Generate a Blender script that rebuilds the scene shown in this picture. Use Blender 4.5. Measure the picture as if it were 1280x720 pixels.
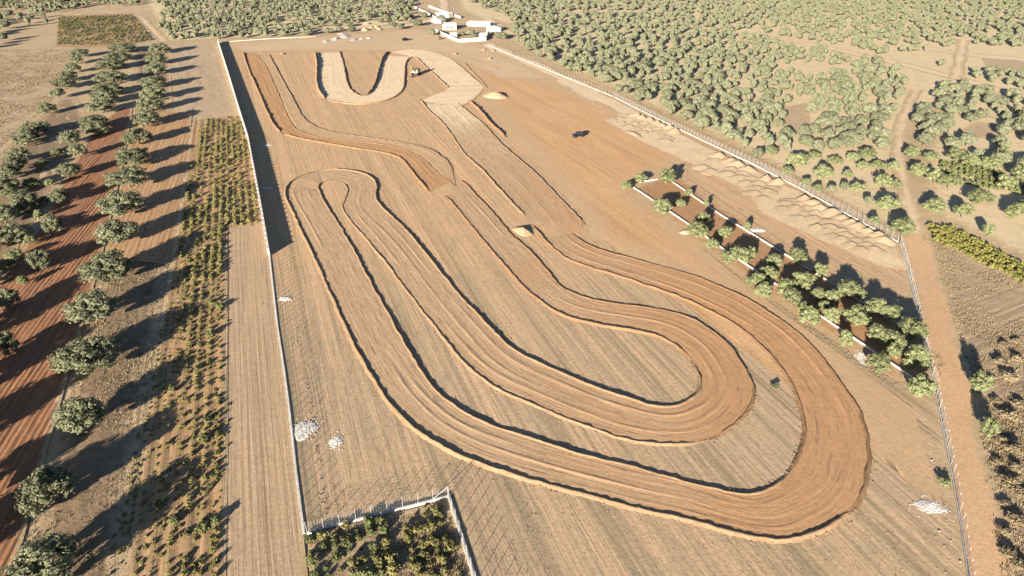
import bpy, bmesh, math, random
import numpy as np
from mathutils import Vector

for o in list(bpy.data.objects):
    bpy.data.objects.remove(o)
SC = bpy.context.scene
COL = SC.collection
R = math.radians
rnd = random.Random(7)

# ------------------------------------------------------------------ camera, sky, sun, exposure
CAM_H, FPX, HORIZON = 72.0, 860.0, -120.0            # drone height (m), focal length in photo pixels, horizon row
PITCH = math.atan((360 - HORIZON) / FPX)
cam = bpy.data.cameras.new('camera')
cam.sensor_width = 36.0
cam.lens = 36.0 * FPX / 1280.0
cam.clip_start = 1.0
cam.clip_end = 8000.0
cam_o = bpy.data.objects.new('camera', cam)
COL.objects.link(cam_o)
cam_o.location = (0, 0, CAM_H)
cam_o.rotation_euler = (math.pi / 2 - PITCH, 0, 0)
SC.camera = cam_o

SUN_AZ, SUN_EL = 24.2, 13.0                          # direction the light travels (deg, clockwise from +Y), elevation
world = bpy.data.worlds.new('World')
SC.world = world
world.use_nodes = True
wn = world.node_tree.nodes
sky = wn.new('ShaderNodeTexSky')
sky.sky_type = 'NISHITA'
sky.sun_disc = False
sky.sun_elevation = R(SUN_EL)
sky.sun_rotation = R(SUN_AZ + 180)
sky.altitude = 100
sky.dust_density = 0.1
sky.air_density = 0.5
sky.ozone_density = 0.6
world.node_tree.links.new(sky.outputs[0], wn['Background'].inputs[0])
wn['Background'].inputs[1].default_value = 0.05
sun = bpy.data.lights.new('sun', 'SUN')
sun.energy = 5.0
sun.angle = R(0.5)
sun.color = (1.0, 0.90, 0.76)
sun_o = bpy.data.objects.new('sun', sun)
COL.objects.link(sun_o)
_a, _e = R(SUN_AZ), R(SUN_EL)
_d = Vector((math.sin(_a) * math.cos(_e), math.cos(_a) * math.cos(_e), -math.sin(_e)))
sun_o.rotation_euler = _d.to_track_quat('-Z', 'Y').to_euler()
sun_o.location = (-200, -400, 120)
SC.view_settings.view_transform = 'Standard'
SC.view_settings.look = 'None'
SC.view_settings.gamma = 1.0
SC.view_settings.use_curve_mapping = False
SC.view_settings.exposure = 1.97
SC.render.engine = 'CYCLES'
SC.cycles.max_bounces = 5
SC.cycles.diffuse_bounces = 3
SC.cycles.use_denoising = True

# ------------------------------------------------------------------ survey: photo reading -> metres on the ground
def P(x, y, z=0.0):
    dx, dy = (x - 640) / FPX, -(y - 360) / FPX
    d = (dx, math.cos(PITCH) + dy * math.sin(PITCH), -math.sin(PITCH) + dy * math.cos(PITCH))
    t = (z - CAM_H) / d[2]
    return (d[0] * t, d[1] * t)
def PL(pts, z=0.0):
    return [P(x, y, z) for x, y in pts]
def depth(gx, gy, z=1.5):
    return gy * math.cos(PITCH) + (CAM_H - z) * math.sin(PITCH)
def to_px(gx, gy, z=0.0):
    Z = depth(gx, gy, z)
    yc = gy * math.sin(PITCH) - (CAM_H - z) * math.cos(PITCH)
    return 640 + FPX * gx / Z, 360 - FPX * yc / Z
def metres(px, gx, gy):
    return px * depth(gx, gy) / FPX

# ------------------------------------------------------------------ numpy noise and geometry helpers
def _hash(ix, iy, s):
    n = (ix * 374761393 + iy * 668265263 + s * 974634777) & 0x7fffffff
    n = ((n ^ (n >> 13)) * 1274126177) & 0x7fffffff
    return ((n ^ (n >> 16)) & 0xffff) / 65535.0
def vnoise(x, y, s=0):
    x = np.asarray(x, float); y = np.asarray(y, float)
    ix = np.floor(x).astype(np.int64); iy = np.floor(y).astype(np.int64)
    fx, fy = x - ix, y - iy
    fx = fx * fx * (3 - 2 * fx); fy = fy * fy * (3 - 2 * fy)
    a = _hash(ix, iy, s) * (1 - fx) + _hash(ix + 1, iy, s) * fx
    b = _hash(ix, iy + 1, s) * (1 - fx) + _hash(ix + 1, iy + 1, s) * fx
    return (a * (1 - fy) + b * fy) * 2 - 1
def fbm(x, y, s=0, o=3):
    r, a = 0, 1.0
    for k in range(o):
        r = r + a * vnoise(np.asarray(x) * 2 ** k, np.asarray(y) * 2 ** k, s + k); a *= .5
    return r
def poly_dist(pts, poly):
    pts = np.asarray(pts, float); d = np.full(len(pts), 1e9)
    for i in range(len(poly)):
        a = np.array(poly[i]); b = np.array(poly[(i + 1) % len(poly)])
        ab = b - a
        t = np.clip(((pts - a) @ ab) / max(ab @ ab, 1e-9), 0, 1)
        q = a + t[:, None] * ab
        d = np.minimum(d, np.hypot(*(pts - q).T))
    return d
def line_dist(pts, line):
    pts = np.asarray(pts, float); d = np.full(len(pts), 1e9)
    for i in range(len(line) - 1):
        a = np.array(line[i]); b = np.array(line[i + 1]); ab = b - a
        t = np.clip(((pts - a) @ ab) / max(ab @ ab, 1e-9), 0, 1)
        d = np.minimum(d, np.hypot(*(pts - (a + t[:, None] * ab)).T))
    return d
def inside(x, y, poly):
    c = False; j = len(poly) - 1
    for i in range(len(poly)):
        xi, yi = poly[i]; xj, yj = poly[j]
        if (yi > y) != (yj > y) and x < (xj - xi) * (y - yi) / (yj - yi) + xi: c = not c
        j = i
    return c
def resample(line, n=None, step=None, smooth=2):
    p = np.array(line, float)
    for _ in range(smooth):                           # corner cutting
        q = [p[0]]
        for i in range(len(p) - 1):
            q += [p[i] * .75 + p[i + 1] * .25, p[i] * .25 + p[i + 1] * .75]
        q.append(p[-1]); p = np.array(q)
    s = np.r_[0, np.cumsum(np.hypot(*np.diff(p, axis=0).T))]
    if n is None: n = max(2, int(s[-1] / step) + 1)
    t = np.linspace(0, s[-1], n)
    return np.c_[np.interp(t, s, p[:, 0]), np.interp(t, s, p[:, 1])], t

def obj(name, me, mat=None, parent=None):
    o = bpy.data.objects.new(name, me)
    COL.objects.link(o)
    if mat is not None and hasattr(me, 'materials') and not me.materials: me.materials.append(mat)
    if parent: o.parent = parent
    return o
def mesh(name, verts, faces, smooth=False, **attrs):
    me = bpy.data.meshes.new(name)
    me.from_pydata([tuple(map(float, v)) for v in verts], [], [tuple(map(int, f)) for f in faces])
    for k, v in attrs.items():
        a = me.attributes.new(k, 'FLOAT', 'POINT')
        a.data.foreach_set('value', np.asarray(v, np.float32))
    if smooth: me.polygons.foreach_set('use_smooth', [True] * len(me.polygons))
    me.update()
    return me
def tag(o, label=None, cat=None, group=None, kind=None):
    if label: o['label'] = label
    if cat: o['category'] = cat
    if group: o['group'] = group
    if kind: o['kind'] = kind
    return o
def empty(name, x, y, z=0, rz=0):
    o = bpy.data.objects.new(name, None)
    COL.objects.link(o); o.location = (x, y, z); o.rotation_euler = (0, 0, rz); o.empty_display_size = .5
    return o

class MB:
    """collects simple solids for one mesh"""
    def __init__(s): s.v, s.f = [], []
    def add(s, v, f):
        b = len(s.v); s.v += [tuple(p) for p in v]; s.f += [tuple(i + b for i in q) for q in f]
    def box(s, x0, x1, y0, y1, z0, z1, tx=0, ty=0):
        v = [(x0, y0, z0), (x1, y0, z0), (x1, y1, z0), (x0, y1, z0), (x0 + tx, y0 + ty, z1), (x1 - tx, y0 + ty, z1), (x1 - tx, y1 - ty, z1), (x0 + tx, y1 - ty, z1)]
        s.add(v, [(3, 2, 1, 0), (4, 5, 6, 7), (0, 1, 5, 4), (1, 2, 6, 5), (2, 3, 7, 6), (3, 0, 4, 7)])
    def prism(s, prof, y0, y1):                       # profile in xz
        n = len(prof)
        s.add([(x, y0, z) for x, z in prof] + [(x, y1, z) for x, z in prof],
              [tuple(range(n)), tuple(range(2 * n - 1, n - 1, -1))] + [(i, i + n, (i + 1) % n + n, (i + 1) % n) for i in range(n)])
    def tube(s, a, b, r0, r1, n=6):
        a, b = Vector(a), Vector(b); d = (b - a).normalized()
        u = d.orthogonal().normalized(); w = d.cross(u)
        ring = lambda c, r: [c + (u * math.cos(2 * math.pi * k / n) + w * math.sin(2 * math.pi * k / n)) * r for k in range(n)]
        s.add(ring(a, r0) + ring(b, r1), [(k, (k + 1) % n, (k + 1) % n + n, k + n) for k in range(n)] + [tuple(range(n - 1, -1, -1)), tuple(range(n, 2 * n))])
    def wheel(s, x, y, z, r, w, n=14):
        s.tube((x, y - w / 2, z), (x, y + w / 2, z), r, r, n)
    def mesh(s, name): return mesh(name, s.v, s.f)
    def build(s, name, mat, parent=None): return obj(name, s.mesh(name), mat, parent)

# ------------------------------------------------------------------ materials
class NT:
    def __init__(s, tree): s.t = tree
    def n(s, typ, **kw):
        nd = s.t.nodes.new(typ)
        for k, v in kw.items():
            if k.startswith('_'):
                key = int(k[1:]) if k[1:].isdigit() else k[1:].replace('_', ' ')
                s.set(nd.inputs[key], v)
            else: setattr(nd, k, v)
        return nd
    def set(s, sock, v):
        if isinstance(v, bpy.types.NodeSocket): s.t.links.new(v, sock)
        elif isinstance(v, bpy.types.Node): s.t.links.new(v.outputs[0], sock)
        else:
            if sock.type == 'RGBA' and len(v) == 3: v = (*v, 1)
            sock.default_value = v
    def noise(s, vec, scale, detail=5, rough=.6, dist=0):
        return s.n('ShaderNodeTexNoise', _Vector=vec, _Scale=scale, _Detail=detail, _Roughness=rough, _Distortion=dist).outputs[0]
    def math(s, op, a, b=0.0, clamp=False):
        return s.n('ShaderNodeMath', operation=op, use_clamp=clamp, _0=a, _1=b).outputs[0]
    def step(s, x, lo, hi):
        return s.n('ShaderNodeMapRange', interpolation_type='SMOOTHSTEP', _0=x, _1=lo, _2=hi, _3=0.0, _4=1.0).outputs[0]
    def mix(s, f, a, b, mode='MIX'):
        nd = s.n('ShaderNodeMix', data_type='RGBA', blend_type=mode)
        s.set(nd.inputs[0], f); s.set(nd.inputs[6], a); s.set(nd.inputs[7], b)
        return nd.outputs[2]
    def rot(s, vec, az, sx, sy):
        m = s.n('ShaderNodeMapping', vector_type='POINT', _Vector=vec)
        m.inputs['Rotation'].default_value = (0, 0, R(az)); m.inputs['Scale'].default_value = (1, 1, 1)
        return s.n('ShaderNodeVectorMath', operation='MULTIPLY', _0=m.outputs[0], _1=(sx, sy, 1)).outputs[0]

def field_group():
    g = bpy.data.node_groups.new('field_soil', 'ShaderNodeTree')
    g.interface.new_socket('Color', in_out='OUTPUT', socket_type='NodeSocketColor')
    T = NT(g); out = g.nodes.new('NodeGroupOutput')
    pos = T.n('ShaderNodeNewGeometry').outputs['Position']
    a = T.noise(pos, .018, 5); b = T.noise(pos, .25, 8, .7); c = T.noise(pos, 2.2, 5, .7)
    col = T.mix(T.step(a, .35, .65), (.40, .295, .18), (.45, .32, .195))
    col = T.mix(T.step(b, .42, .62), col, (.35, .265, .155))
    col = T.mix(T.math('MULTIPLY', T.step(T.noise(pos, .6, 6, .75), .55, .72), .5), col, (.22, .18, .095))
    col = T.mix(T.math('MULTIPLY', T.step(T.noise(pos, .07, 4, .6), .56, .7), .6), col, (.49, .36, .235))
    v = T.n('ShaderNodeMapRange', _0=c, _1=.25, _2=.75, _3=.78, _4=1.2).outputs[0]
    col = T.n('ShaderNodeVectorMath', operation='SCALE', _0=col, _Scale=v).outputs[0]
    g.links.new(col, out.inputs[0])
    return g
FIELD = field_group()

def site_group():
    g = bpy.data.node_groups.new('site_blend', 'ShaderNodeTree')
    g.interface.new_socket('Color', in_out='OUTPUT', socket_type='NodeSocketColor')
    T = NT(g); out = g.nodes.new('NodeGroupOutput')
    pos = T.n('ShaderNodeNewGeometry').outputs['Position']
    col = T.mix(T.step(T.noise(pos, .05, 5), .35, .65), (.45, .30, .17), (.42, .285, .165))
    col = T.mix(T.math('MULTIPLY', T.step(T.noise(pos, .5, 7, .7), .5, .68), .5), col, (.32, .24, .14))
    v = T.n('ShaderNodeMapRange', _0=T.noise(pos, 1.8, 6, .75), _1=.25, _2=.75, _3=.8, _4=1.18).outputs[0]
    g.links.new(T.n('ShaderNodeVectorMath', operation='SCALE', _0=col, _Scale=v).outputs[0], out.inputs[0])
    return g
SITE = site_group()

def new_mat(name):
    m = bpy.data.materials.new(name); m.use_nodes = True
    T = NT(m.node_tree); b = m.node_tree.nodes['Principled BSDF']
    b.inputs['Specular IOR Level'].default_value = .15
    return m, T, b

def soil(name, c1, c2, c3=None, c3_amt=.5, c3_scale=.5, c3_lo=.55, stripe=None, edge=2.0, bump=.6, grain=1.8, big=.03, rim=None):
    """earth: two tones in patches, a third in spots, stripes (az, per metre, colour, amount), blending into the field at its rim"""
    m, T, b = new_mat(name)
    pos = T.n('ShaderNodeNewGeometry').outputs['Position']
    n1 = T.noise(pos, big, 5); n2 = T.noise(pos, .4, 8, .7); n3 = T.noise(pos, grain, 6, .75)
    f = T.math('ADD', T.math('MULTIPLY', n1, .65), T.math('MULTIPLY', n2, .35))
    col = T.mix(T.step(f, .38, .62), c1, c2)
    h = n3
    if stripe:
        az, fr, sc, amt = stripe
        st = T.noise(T.rot(pos, az, fr, fr * .02), 1.0, 4, .65)
        st2 = T.noise(T.rot(pos, az, fr * 4, fr * .08), 1.0, 4, .7)
        k = amt
        if name == 'site_soil':                            # the far half is graded smooth and shows redder subsoil
            yy = T.n('ShaderNodeSeparateXYZ', _0=pos).outputs[1]
            far = T.step(T.math('ADD', yy, T.math('MULTIPLY', T.math('SUBTRACT', n1, .5), 80.0)), 95.0, 165.0)
            k = T.math('MULTIPLY', T.math('SUBTRACT', 1.0, T.math('MULTIPLY', far, .75)), amt)
            col = T.mix(far, col, (.47, .305, .17))
            scr = T.noise(T.rot(pos, az + 3, 1.7, .12), 1.0, 6, .75, .9)
            col = T.mix(T.math('MULTIPLY', T.step(scr, .55, .63), .55), col, (.21, .145, .085))
            scl = T.noise(T.rot(pos, az - 4, 1.1, .07), 1.0, 5, .7, .7)
            col = T.mix(T.math('MULTIPLY', T.step(scl, .58, .7), .45), col, (.55, .40, .26))
        col = T.mix(T.math('MULTIPLY', T.step(st, .45, .65), k), col, sc)
        col = T.mix(T.math('MULTIPLY', T.math('MULTIPLY', T.step(st2, .48, .7), k), .7), col, sc)
        h = T.math('ADD', T.math('MULTIPLY', n3, .5), T.math('MULTIPLY', st2, .9))
    if c3:
        sp = T.math('MULTIPLY', T.step(T.noise(pos, c3_scale, 7, .72), c3_lo, c3_lo + .14), c3_amt)
        col = T.mix(sp, col, c3)
    v = T.n('ShaderNodeMapRange', _0=n3, _1=.25, _2=.75, _3=.72, _4=1.26).outputs[0]
    col = T.n('ShaderNodeVectorMath', operation='SCALE', _0=col, _Scale=v).outputs[0]
    if edge:
        at = T.n('ShaderNodeAttribute', attribute_name='edge').outputs['Fac']
        wob = T.math('MULTIPLY', T.math('SUBTRACT', T.noise(pos, .45, 6, .7), .5), edge * 2.2)
        fac = T.step(T.math('ADD', at, wob), edge * .15, edge)
        g = T.n('ShaderNodeGroup'); g.node_tree = rim or FIELD
        col = T.mix(fac, g.outputs[0], col)
    T.set(b.inputs['Base Color'], col); b.inputs['Roughness'].default_value = .95
    bp = T.n('ShaderNodeBump', _Strength=bump, _Distance=.12, _Height=h)
    T.set(b.inputs['Normal'], bp.outputs[0])
    return m

def track_mat(name, c1, c2, c3):
    m, T, b = new_mat(name)
    uv = T.n('ShaderNodeUVMap').outputs[0]
    pos = T.n('ShaderNodeNewGeometry').outputs['Position']
    st = T.noise(T.n('ShaderNodeVectorMath', operation='MULTIPLY', _0=uv, _1=(.02, 1.1, 1)).outputs[0], 1.0, 5, .7, .3)
    st2 = T.noise(T.n('ShaderNodeVectorMath', operation='MULTIPLY', _0=uv, _1=(.06, 4.5, 1)).outputs[0], 1.0, 4, .7, 1.1)
    cut = T.noise(T.n('ShaderNodeVectorMath', operation='MULTIPLY', _0=uv, _1=(.13, 2.6, 1)).outputs[0], 1.0, 6, .72, .8)
    crs = T.noise(T.rot(uv, 7, .04, 3.0), 1.0, 3, .6, .6)
    n1 = T.noise(pos, .035, 5); n3 = T.noise(pos, 1.6, 6, .75)
    col = T.mix(T.step(n1, .35, .65), c1, c2)
    if name == 'track_dirt':                              # redder subsoil to the right, paler ground at the far end of the plot
        xyz = T.n('ShaderNodeSeparateXYZ', _0=pos)
        wob = T.math('MULTIPLY', T.math('SUBTRACT', n1, .5), 90.0)
        col = T.mix(T.math('MULTIPLY', T.step(T.math('ADD', xyz.outputs[0], wob), -10.0, 45.0), .8), col, (.42, .225, .105))
    col = T.mix(T.math('MULTIPLY', T.step(st, .5, .68), .55), col, c3)
    col = T.mix(T.math('MULTIPLY', T.step(st2, .55, .72), .5), col, tuple(c * .72 for c in c3))
    if name == 'track_dirt':
        col = T.mix(T.math('MULTIPLY', T.step(T.math('ADD', xyz.outputs[1], wob), 205.0, 290.0), .85), col, (.65, .50, .325))
    if name == 'track_dirt':                              # roller and braking marks across the right bend
        st3 = T.noise(T.n('ShaderNodeVectorMath', operation='MULTIPLY', _0=uv, _1=(.9, .07, 1)).outputs[0], 1.0, 5, .75, .6)
        msk = T.math('MULTIPLY', T.step(T.math('ADD', xyz.outputs[0], wob), 25.0, 55.0), T.step(st3, .52, .66))
        col = T.mix(T.math('MULTIPLY', msk, .45), col, (.27, .15, .075))
    col = T.mix(T.math('MULTIPLY', T.step(cut, .555, .62), .7), col, tuple(c * .55 for c in c3))
    col = T.mix(T.math('MULTIPLY', T.step(crs, .6, .68), .4), col, tuple(c * .7 for c in c3))
    v = T.n('ShaderNodeMapRange', _0=n3, _1=.25, _2=.75, _3=.8, _4=1.2).outputs[0]
    col = T.n('ShaderNodeVectorMath', operation='SCALE', _0=col, _Scale=v).outputs[0]
    T.set(b.inputs['Base Color'], col); b.inputs['Roughness'].default_value = .95
    h = T.math('ADD', T.math('MULTIPLY', n3, .5), T.math('ADD', T.math('MULTIPLY', st2, .6), T.math('MULTIPLY', cut, -1.0)))
    T.set(b.inputs['Normal'], T.n('ShaderNodeBump', _Strength=.6, _Distance=.1, _Height=h).outputs[0])
    return m

def leaf_mat(name, c1, c2, c3, trans=.15):
    m, T, b = new_mat(name)
    pos = T.n('ShaderNodeNewGeometry').outputs['Position']
    info = T.n('ShaderNodeObjectInfo').outputs['Random']
    isl = T.n('ShaderNodeNewGeometry').outputs['Random Per Island']
    n = T.noise(pos, .9, 4, .6)
    col = T.mix(T.step(n, .38, .62), c1, c2)
    col = T.mix(T.math('MULTIPLY', isl, .5), col, c3)
    v = T.n('ShaderNodeMapRange', _0=info, _1=0.0, _2=1.0, _3=.82, _4=1.18).outputs[0]
    col = T.n('ShaderNodeVectorMath', operation='SCALE', _0=col, _Scale=v).outputs[0]
    T.set(b.inputs['Base Color'], col); b.inputs['Roughness'].default_value = .75
    tr = T.n('ShaderNodeBsdfTranslucent', _Color=col)
    mx = T.n('ShaderNodeMixShader', _0=trans); T.set(mx.inputs[1], b.outputs[0]); T.set(mx.inputs[2], tr.outputs[0])
    T.set(m.node_tree.nodes['Material Output'].inputs[0], mx.outputs[0])
    return m

def plain(name, c, rough=.8, var=.15, scale=1.5, metal=0, spec=.3):
    m, T, b = new_mat(name)
    pos = T.n('ShaderNodeNewGeometry').outputs['Position']
    n = T.noise(pos, scale, 6, .65)
    v = T.n('ShaderNodeMapRange', _0=n, _1=.25, _2=.75, _3=1 - var, _4=1 + var).outputs[0]
    T.set(b.inputs['Base Color'], T.n('ShaderNodeVectorMath', operation='SCALE', _0=c, _Scale=v).outputs[0])
    b.inputs['Roughness'].default_value = rough; b.inputs['Metallic'].default_value = metal
    b.inputs['Specular IOR Level'].default_value = spec
    return m

ROW_AZ = -20.0
M = {}
m, T, b = new_mat('ground')
g = T.n('ShaderNodeGroup'); g.node_tree = FIELD
T.set(b.inputs['Base Color'], g.outputs[0]); b.inputs['Roughness'].default_value = .95
_p = T.n('ShaderNodeNewGeometry').outputs['Position']
T.set(b.inputs['Normal'], T.n('ShaderNodeBump', _Strength=.6, _Distance=.25, _Height=T.noise(_p, .9, 8, .75)).outputs[0])
M['ground'] = m
SZ = -ROW_AZ * -1                                       # mapping rotation so that y runs along the rows
M['site'] = soil('site_soil', (.45, .305, .185), (.415, .29, .185), (.31, .255, .155), .6, .16, .52, (ROW_AZ, .34, (.25, .195, .12), .8), 1.2, .7)
M['bare'] = soil('bare_soil', (.47, .275, .135), (.50, .31, .16), (.37, .21, .10), .5, .12, .55, (-24, .5, (.39, .23, .115), .55), 9.0, .35, rim=SITE)
M['tilled'] = soil('tilled_soil', (.38, .265, .165), (.42, .29, .18), (.28, .20, .12), .5, .6, .55, (ROW_AZ, .8, (.27, .19, .12), .6), .6, .6)
M['red'] = soil('red_soil', (.31, .15, .075), (.30, .155, .085), (.19, .11, .06), .5, .5, .55, (-12, .9, (.17, .075, .04), .6), 1.2, .9)
M['vine_soil'] = soil('vine_soil', (.36, .235, .13), (.37, .215, .11), (.23, .185, .08), .6, .4, .5, (ROW_AZ, .6, (.20, .14, .08), .5), 1.0, .7)
M['orange'] = soil('orange_soil', (.40, .24, .125), (.37, .235, .13), (.27, .19, .10), .5, .3, .55, (-17, .6, (.28, .16, .08), .6), .8, .7)
M['weeds'] = soil('weedy_soil', (.25, .17, .105), (.20, .145, .09), (.13, .11, .06), .6, .5, .5, None, 4.0, .9)
M['grove'] = soil('grove_ground', (.52, .41, .25), (.56, .43, .27), (.36, .31, .17), .6, .28, .5, None, 6.0, .8)
M['fallow'] = soil('fallow_soil', (.34, .245, .155), (.39, .28, .175), (.23, .175, .10), .6, .4, .5, (62, .35, (.21, .165, .10), .6), 2.0, .9)
M['dry'] = soil('dry_soil', (.37, .27, .175), (.40, .295, .19), (.25, .195, .115), .6, .3, .52, None, 3.0, .8)
M['road'] = soil('road_dirt', (.47, .295, .165), (.51, .33, .19), (.40, .25, .14), .4, .3, .55, None, 1.6, .4)
M['pale_road'] = soil('pale_road_dirt', (.54, .41, .27), (.58, .44, .29), (.47, .35, .225), .4, .3, .55, None, 3.0, .4)
M['yard'] = soil('yard_dirt', (.46, .325, .20), (.50, .36, .225), (.38, .27, .165), .4, .2, .55, (75, .3, (.40, .29, .185), .5), 8.0, .4, rim=SITE)
M['sand_sheet'] = soil('sand_sheet', (.57, .43, .275), (.53, .39, .24), (.46, .33, .20), .4, .5, .55, None, 1.5, .5, rim=SITE)
M['sand'] = soil('sand', (.44, .325, .205), (.41, .30, .185), (.36, .26, .155), .4, .5, .55, None, 0, .5)
M['mound'] = soil('mound_earth', (.36, .26, .16), (.33, .235, .14), (.28, .195, .115), .4, .5, .55, None, 0, .5)
M['sand_heap'] = soil('sand_heap', (.36, .265, .165), (.33, .24, .145), (.28, .205, .125), .4, .5, .55, None, 0, .5)
M['lime'] = soil('white_gravel', (.46, .43, .39), (.52, .485, .44), (.36, .31, .25), .5, 1.2, .55, None, 0, .7)
M['rubble'] = soil('rubble', (.40, .365, .32), (.45, .41, .36), (.27, .22, .17), .7, .9, .5, None, 0, .9)
M['planting'] = soil('planting_soil', (.36, .20, .10), (.33, .19, .10), (.26, .17, .09), .6, .4, .5, None, 5.0, .6, rim=SITE)
M['track'] = track_mat('track_dirt', (.42, .285, .17), (.43, .285, .165), (.33, .22, .13))
M['track_tan'] = track_mat('track_dirt_tan', (.46, .305, .175), (.45, .295, .165), (.36, .23, .125))
M['track_orange'] = track_mat('track_dirt_orange', (.43, .245, .12), (.41, .235, .115), (.30, .165, .08))
M['track_pale'] = track_mat('track_dirt_pale', (.66, .505, .335), (.62, .47, .305), (.56, .42, .27))
M['track_junction'] = soil('track_junction', (.66, .505, .335), (.61, .46, .30), (.54, .40, .255), .4, .3, .55, (75, .5, (.55, .41, .265), .5), 1.5, .4, rim=SITE)
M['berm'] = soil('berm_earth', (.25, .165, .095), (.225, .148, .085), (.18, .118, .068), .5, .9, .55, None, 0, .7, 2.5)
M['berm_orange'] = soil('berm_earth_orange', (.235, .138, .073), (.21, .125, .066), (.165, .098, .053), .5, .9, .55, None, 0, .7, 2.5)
M['olive'] = leaf_mat('olive_leaves', (.128, .134, .08), (.104, .11, .064), (.175, .174, .112))
M['olive_dark'] = leaf_mat('olive_leaves_dark', (.135, .14, .08), (.11, .12, .064), (.20, .198, .125))
M['olive_young'] = leaf_mat('olive_leaves_young', (.145, .16, .075), (.12, .135, .06), (.21, .215, .115))
M['vine'] = leaf_mat('vine_leaves', (.175, .16, .06), (.135, .135, .045), (.25, .205, .085), .2)
M['vine_green'] = leaf_mat('vine_leaves_green', (.095, .115, .045), (.12, .13, .05), (.18, .18, .08), .2)
M['vine_yellow'] = leaf_mat('vine_leaves_yellow', (.165, .155, .045), (.12, .13, .035), (.23, .20, .06), .2)
M['scrub'] = leaf_mat('scrub_leaves', (.23, .18, .11), (.19, .155, .09), (.30, .235, .145))
M['straw'] = leaf_mat('straw', (.27, .21, .13), (.22, .175, .105), (.32, .25, .155), .2)
M['bark'] = plain('bark', (.13, .10, .075), .9, .3, 4)
M['concrete'] = plain('white_concrete', (.46, .43, .385), .85, .25, .8)
M['block'] = plain('grey_block', (.46, .43, .38), .9, .15, 1.0)
M['post'] = plain('post_white', (.30, .295, .28), .6, .08, 3)
M['wire'] = plain('galvanised_wire', (.42, .42, .42), .5, .05, 3, .3)
M['render'] = plain('white_render', (.40, .37, .315), .9, .3, .5)
M['roof'] = plain('roof_screed', (.50, .45, .38), .9, .15, .6)
M['tile'] = plain('pale_roof', (.42, .37, .30), .85, .15, 1.2)
M['glass'] = plain('window_glass', (.03, .035, .04), .15, .1, 2, 0, .5)
M['blue'] = plain('blue_door', (.09, .11, .19), .6, .1, 2)
M['car_paint'] = plain('black_car_paint', (.012, .013, .016), .22, .1, 2, .2, .5)
M['tyre'] = plain('tyre_rubber', (.02, .02, .02), .85, .1, 6)
M['machine'] = plain('pale_yellow_paint', (.26, .19, .07), .45, .12, 2)
M['machine_white'] = plain('off_white_paint', (.27, .24, .19), .45, .08, 2)
M['steel'] = plain('dark_steel', (.06, .055, .05), .5, .2, 3, .5)
M['lamp'] = plain('lamp_lens', (.75, .75, .72), .2, .05, 3, 0, .5)
M['rock'] = plain('pale_stone', (.30, .24, .175), .9, .2, 3)
M['clod'] = plain('dry_clods', (.25, .165, .095), .95, .25, 2)

# ------------------------------------------------------------------ ground sheets
def sheet(name, poly, mat, z, az=ROW_AZ, du=2.0, dv=3.0, h=None, label=None, soft=0.0):
    """a field laid as strips along its rows; h(u, v) is the relief"""
    a = R(az); al = np.array((math.sin(a), math.cos(a))); ac = np.array((math.cos(a), -math.sin(a)))
    q = np.array(poly); U, V = q @ ac, q @ al
    us = np.arange(U.min() + 1e-3, U.max() - 1e-3, du)
    us = np.r_[us, U.max() - 1e-3]
    n = max(2, int((V.max() - V.min()) / dv))
    verts, ok = [], []
    for u in us:
        hits = []
        for i in range(len(U)):
            u0, u1, v0, v1 = U[i], U[(i + 1) % len(U)], V[i], V[(i + 1) % len(U)]
            if (u0 <= u < u1) or (u1 <= u < u0): hits.append(v0 + (v1 - v0) * (u - u0) / (u1 - u0))
        hits.sort()
        lo, hi = (hits[0], hits[-1]) if len(hits) > 1 else (V.min(), V.min())
        ok.append(len(hits) > 1)
        vs = np.linspace(lo, hi, n)
        verts.append(np.c_[np.full(n, u), vs])
    uv = np.concatenate(verts)
    xy = uv[:, :1] * ac + uv[:, 1:] * al
    d = poly_dist(xy, poly)
    zz = np.full(len(xy), z)
    if h is not None: zz = z + h(uv[:, 0], uv[:, 1]) * np.clip(d / 1.0, 0, 1)
    faces = []
    for i in range(len(us) - 1):
        if ok[i] and ok[i + 1]:
            for j in range(n - 1): faces.append((i * n + j, (i + 1) * n + j, (i + 1) * n + j + 1, i * n + j + 1))
    o = obj(name, mesh(name, np.c_[xy, zz], faces, True, edge=d), mat)
    tag(o, label, kind='structure')
    return o
def ribbon_path(name, line, w, mat, z, label, step=3.0, wv=.25):
    """a dirt road of width w along a line"""
    c, s = resample(line, step=step)
    t = np.gradient(c, axis=0); t /= np.hypot(*t.T)[:, None]; nrm = np.c_[t[:, 1], -t[:, 0]]
    k = 9; verts, ed = [], []
    for j in range(k):
        f = j / (k - 1) * 2 - 1
        ww = w / 2 * (1 + wv * vnoise(s * .12, s * 0 + (5 if f < 0 else 9)))
        verts.append(c + nrm * (f * ww)[:, None]); ed.append((1 - abs(f)) * ww)
    n = len(c)
    xy = np.stack(verts, 1).reshape(-1, 2); e = np.stack(ed, 1).reshape(-1)
    ru = np.tile(np.linspace(-1, 1, k), n)
    zz = z - .05 * np.exp(-((np.abs(ru) - .45) / .16) ** 2)          # two wheel ruts
    faces = [(i * k + j, i * k + j + 1, (i + 1) * k + j + 1, (i + 1) * k + j) for i in range(n - 1) for j in range(k - 1)]
    return tag(obj(name, mesh(name, np.c_[xy, zz], faces, True, edge=e), mat), label, kind='structure')

G = 3500
gv, gf = [], []
xs = np.linspace(-G, G, 29); ys = np.linspace(-600, 6400, 29)
for y in ys:
    for x in xs: gv.append((x, y, 0))
for j in range(28):
    for i in range(28): gf.append((j * 29 + i, j * 29 + i + 1, (j + 1) * 29 + i + 1, (j + 1) * 29 + i))
tag(obj('ground', mesh('ground', gv, gf), M['ground']), 'dry beige open ground around the building site and groves', kind='structure')

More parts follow.
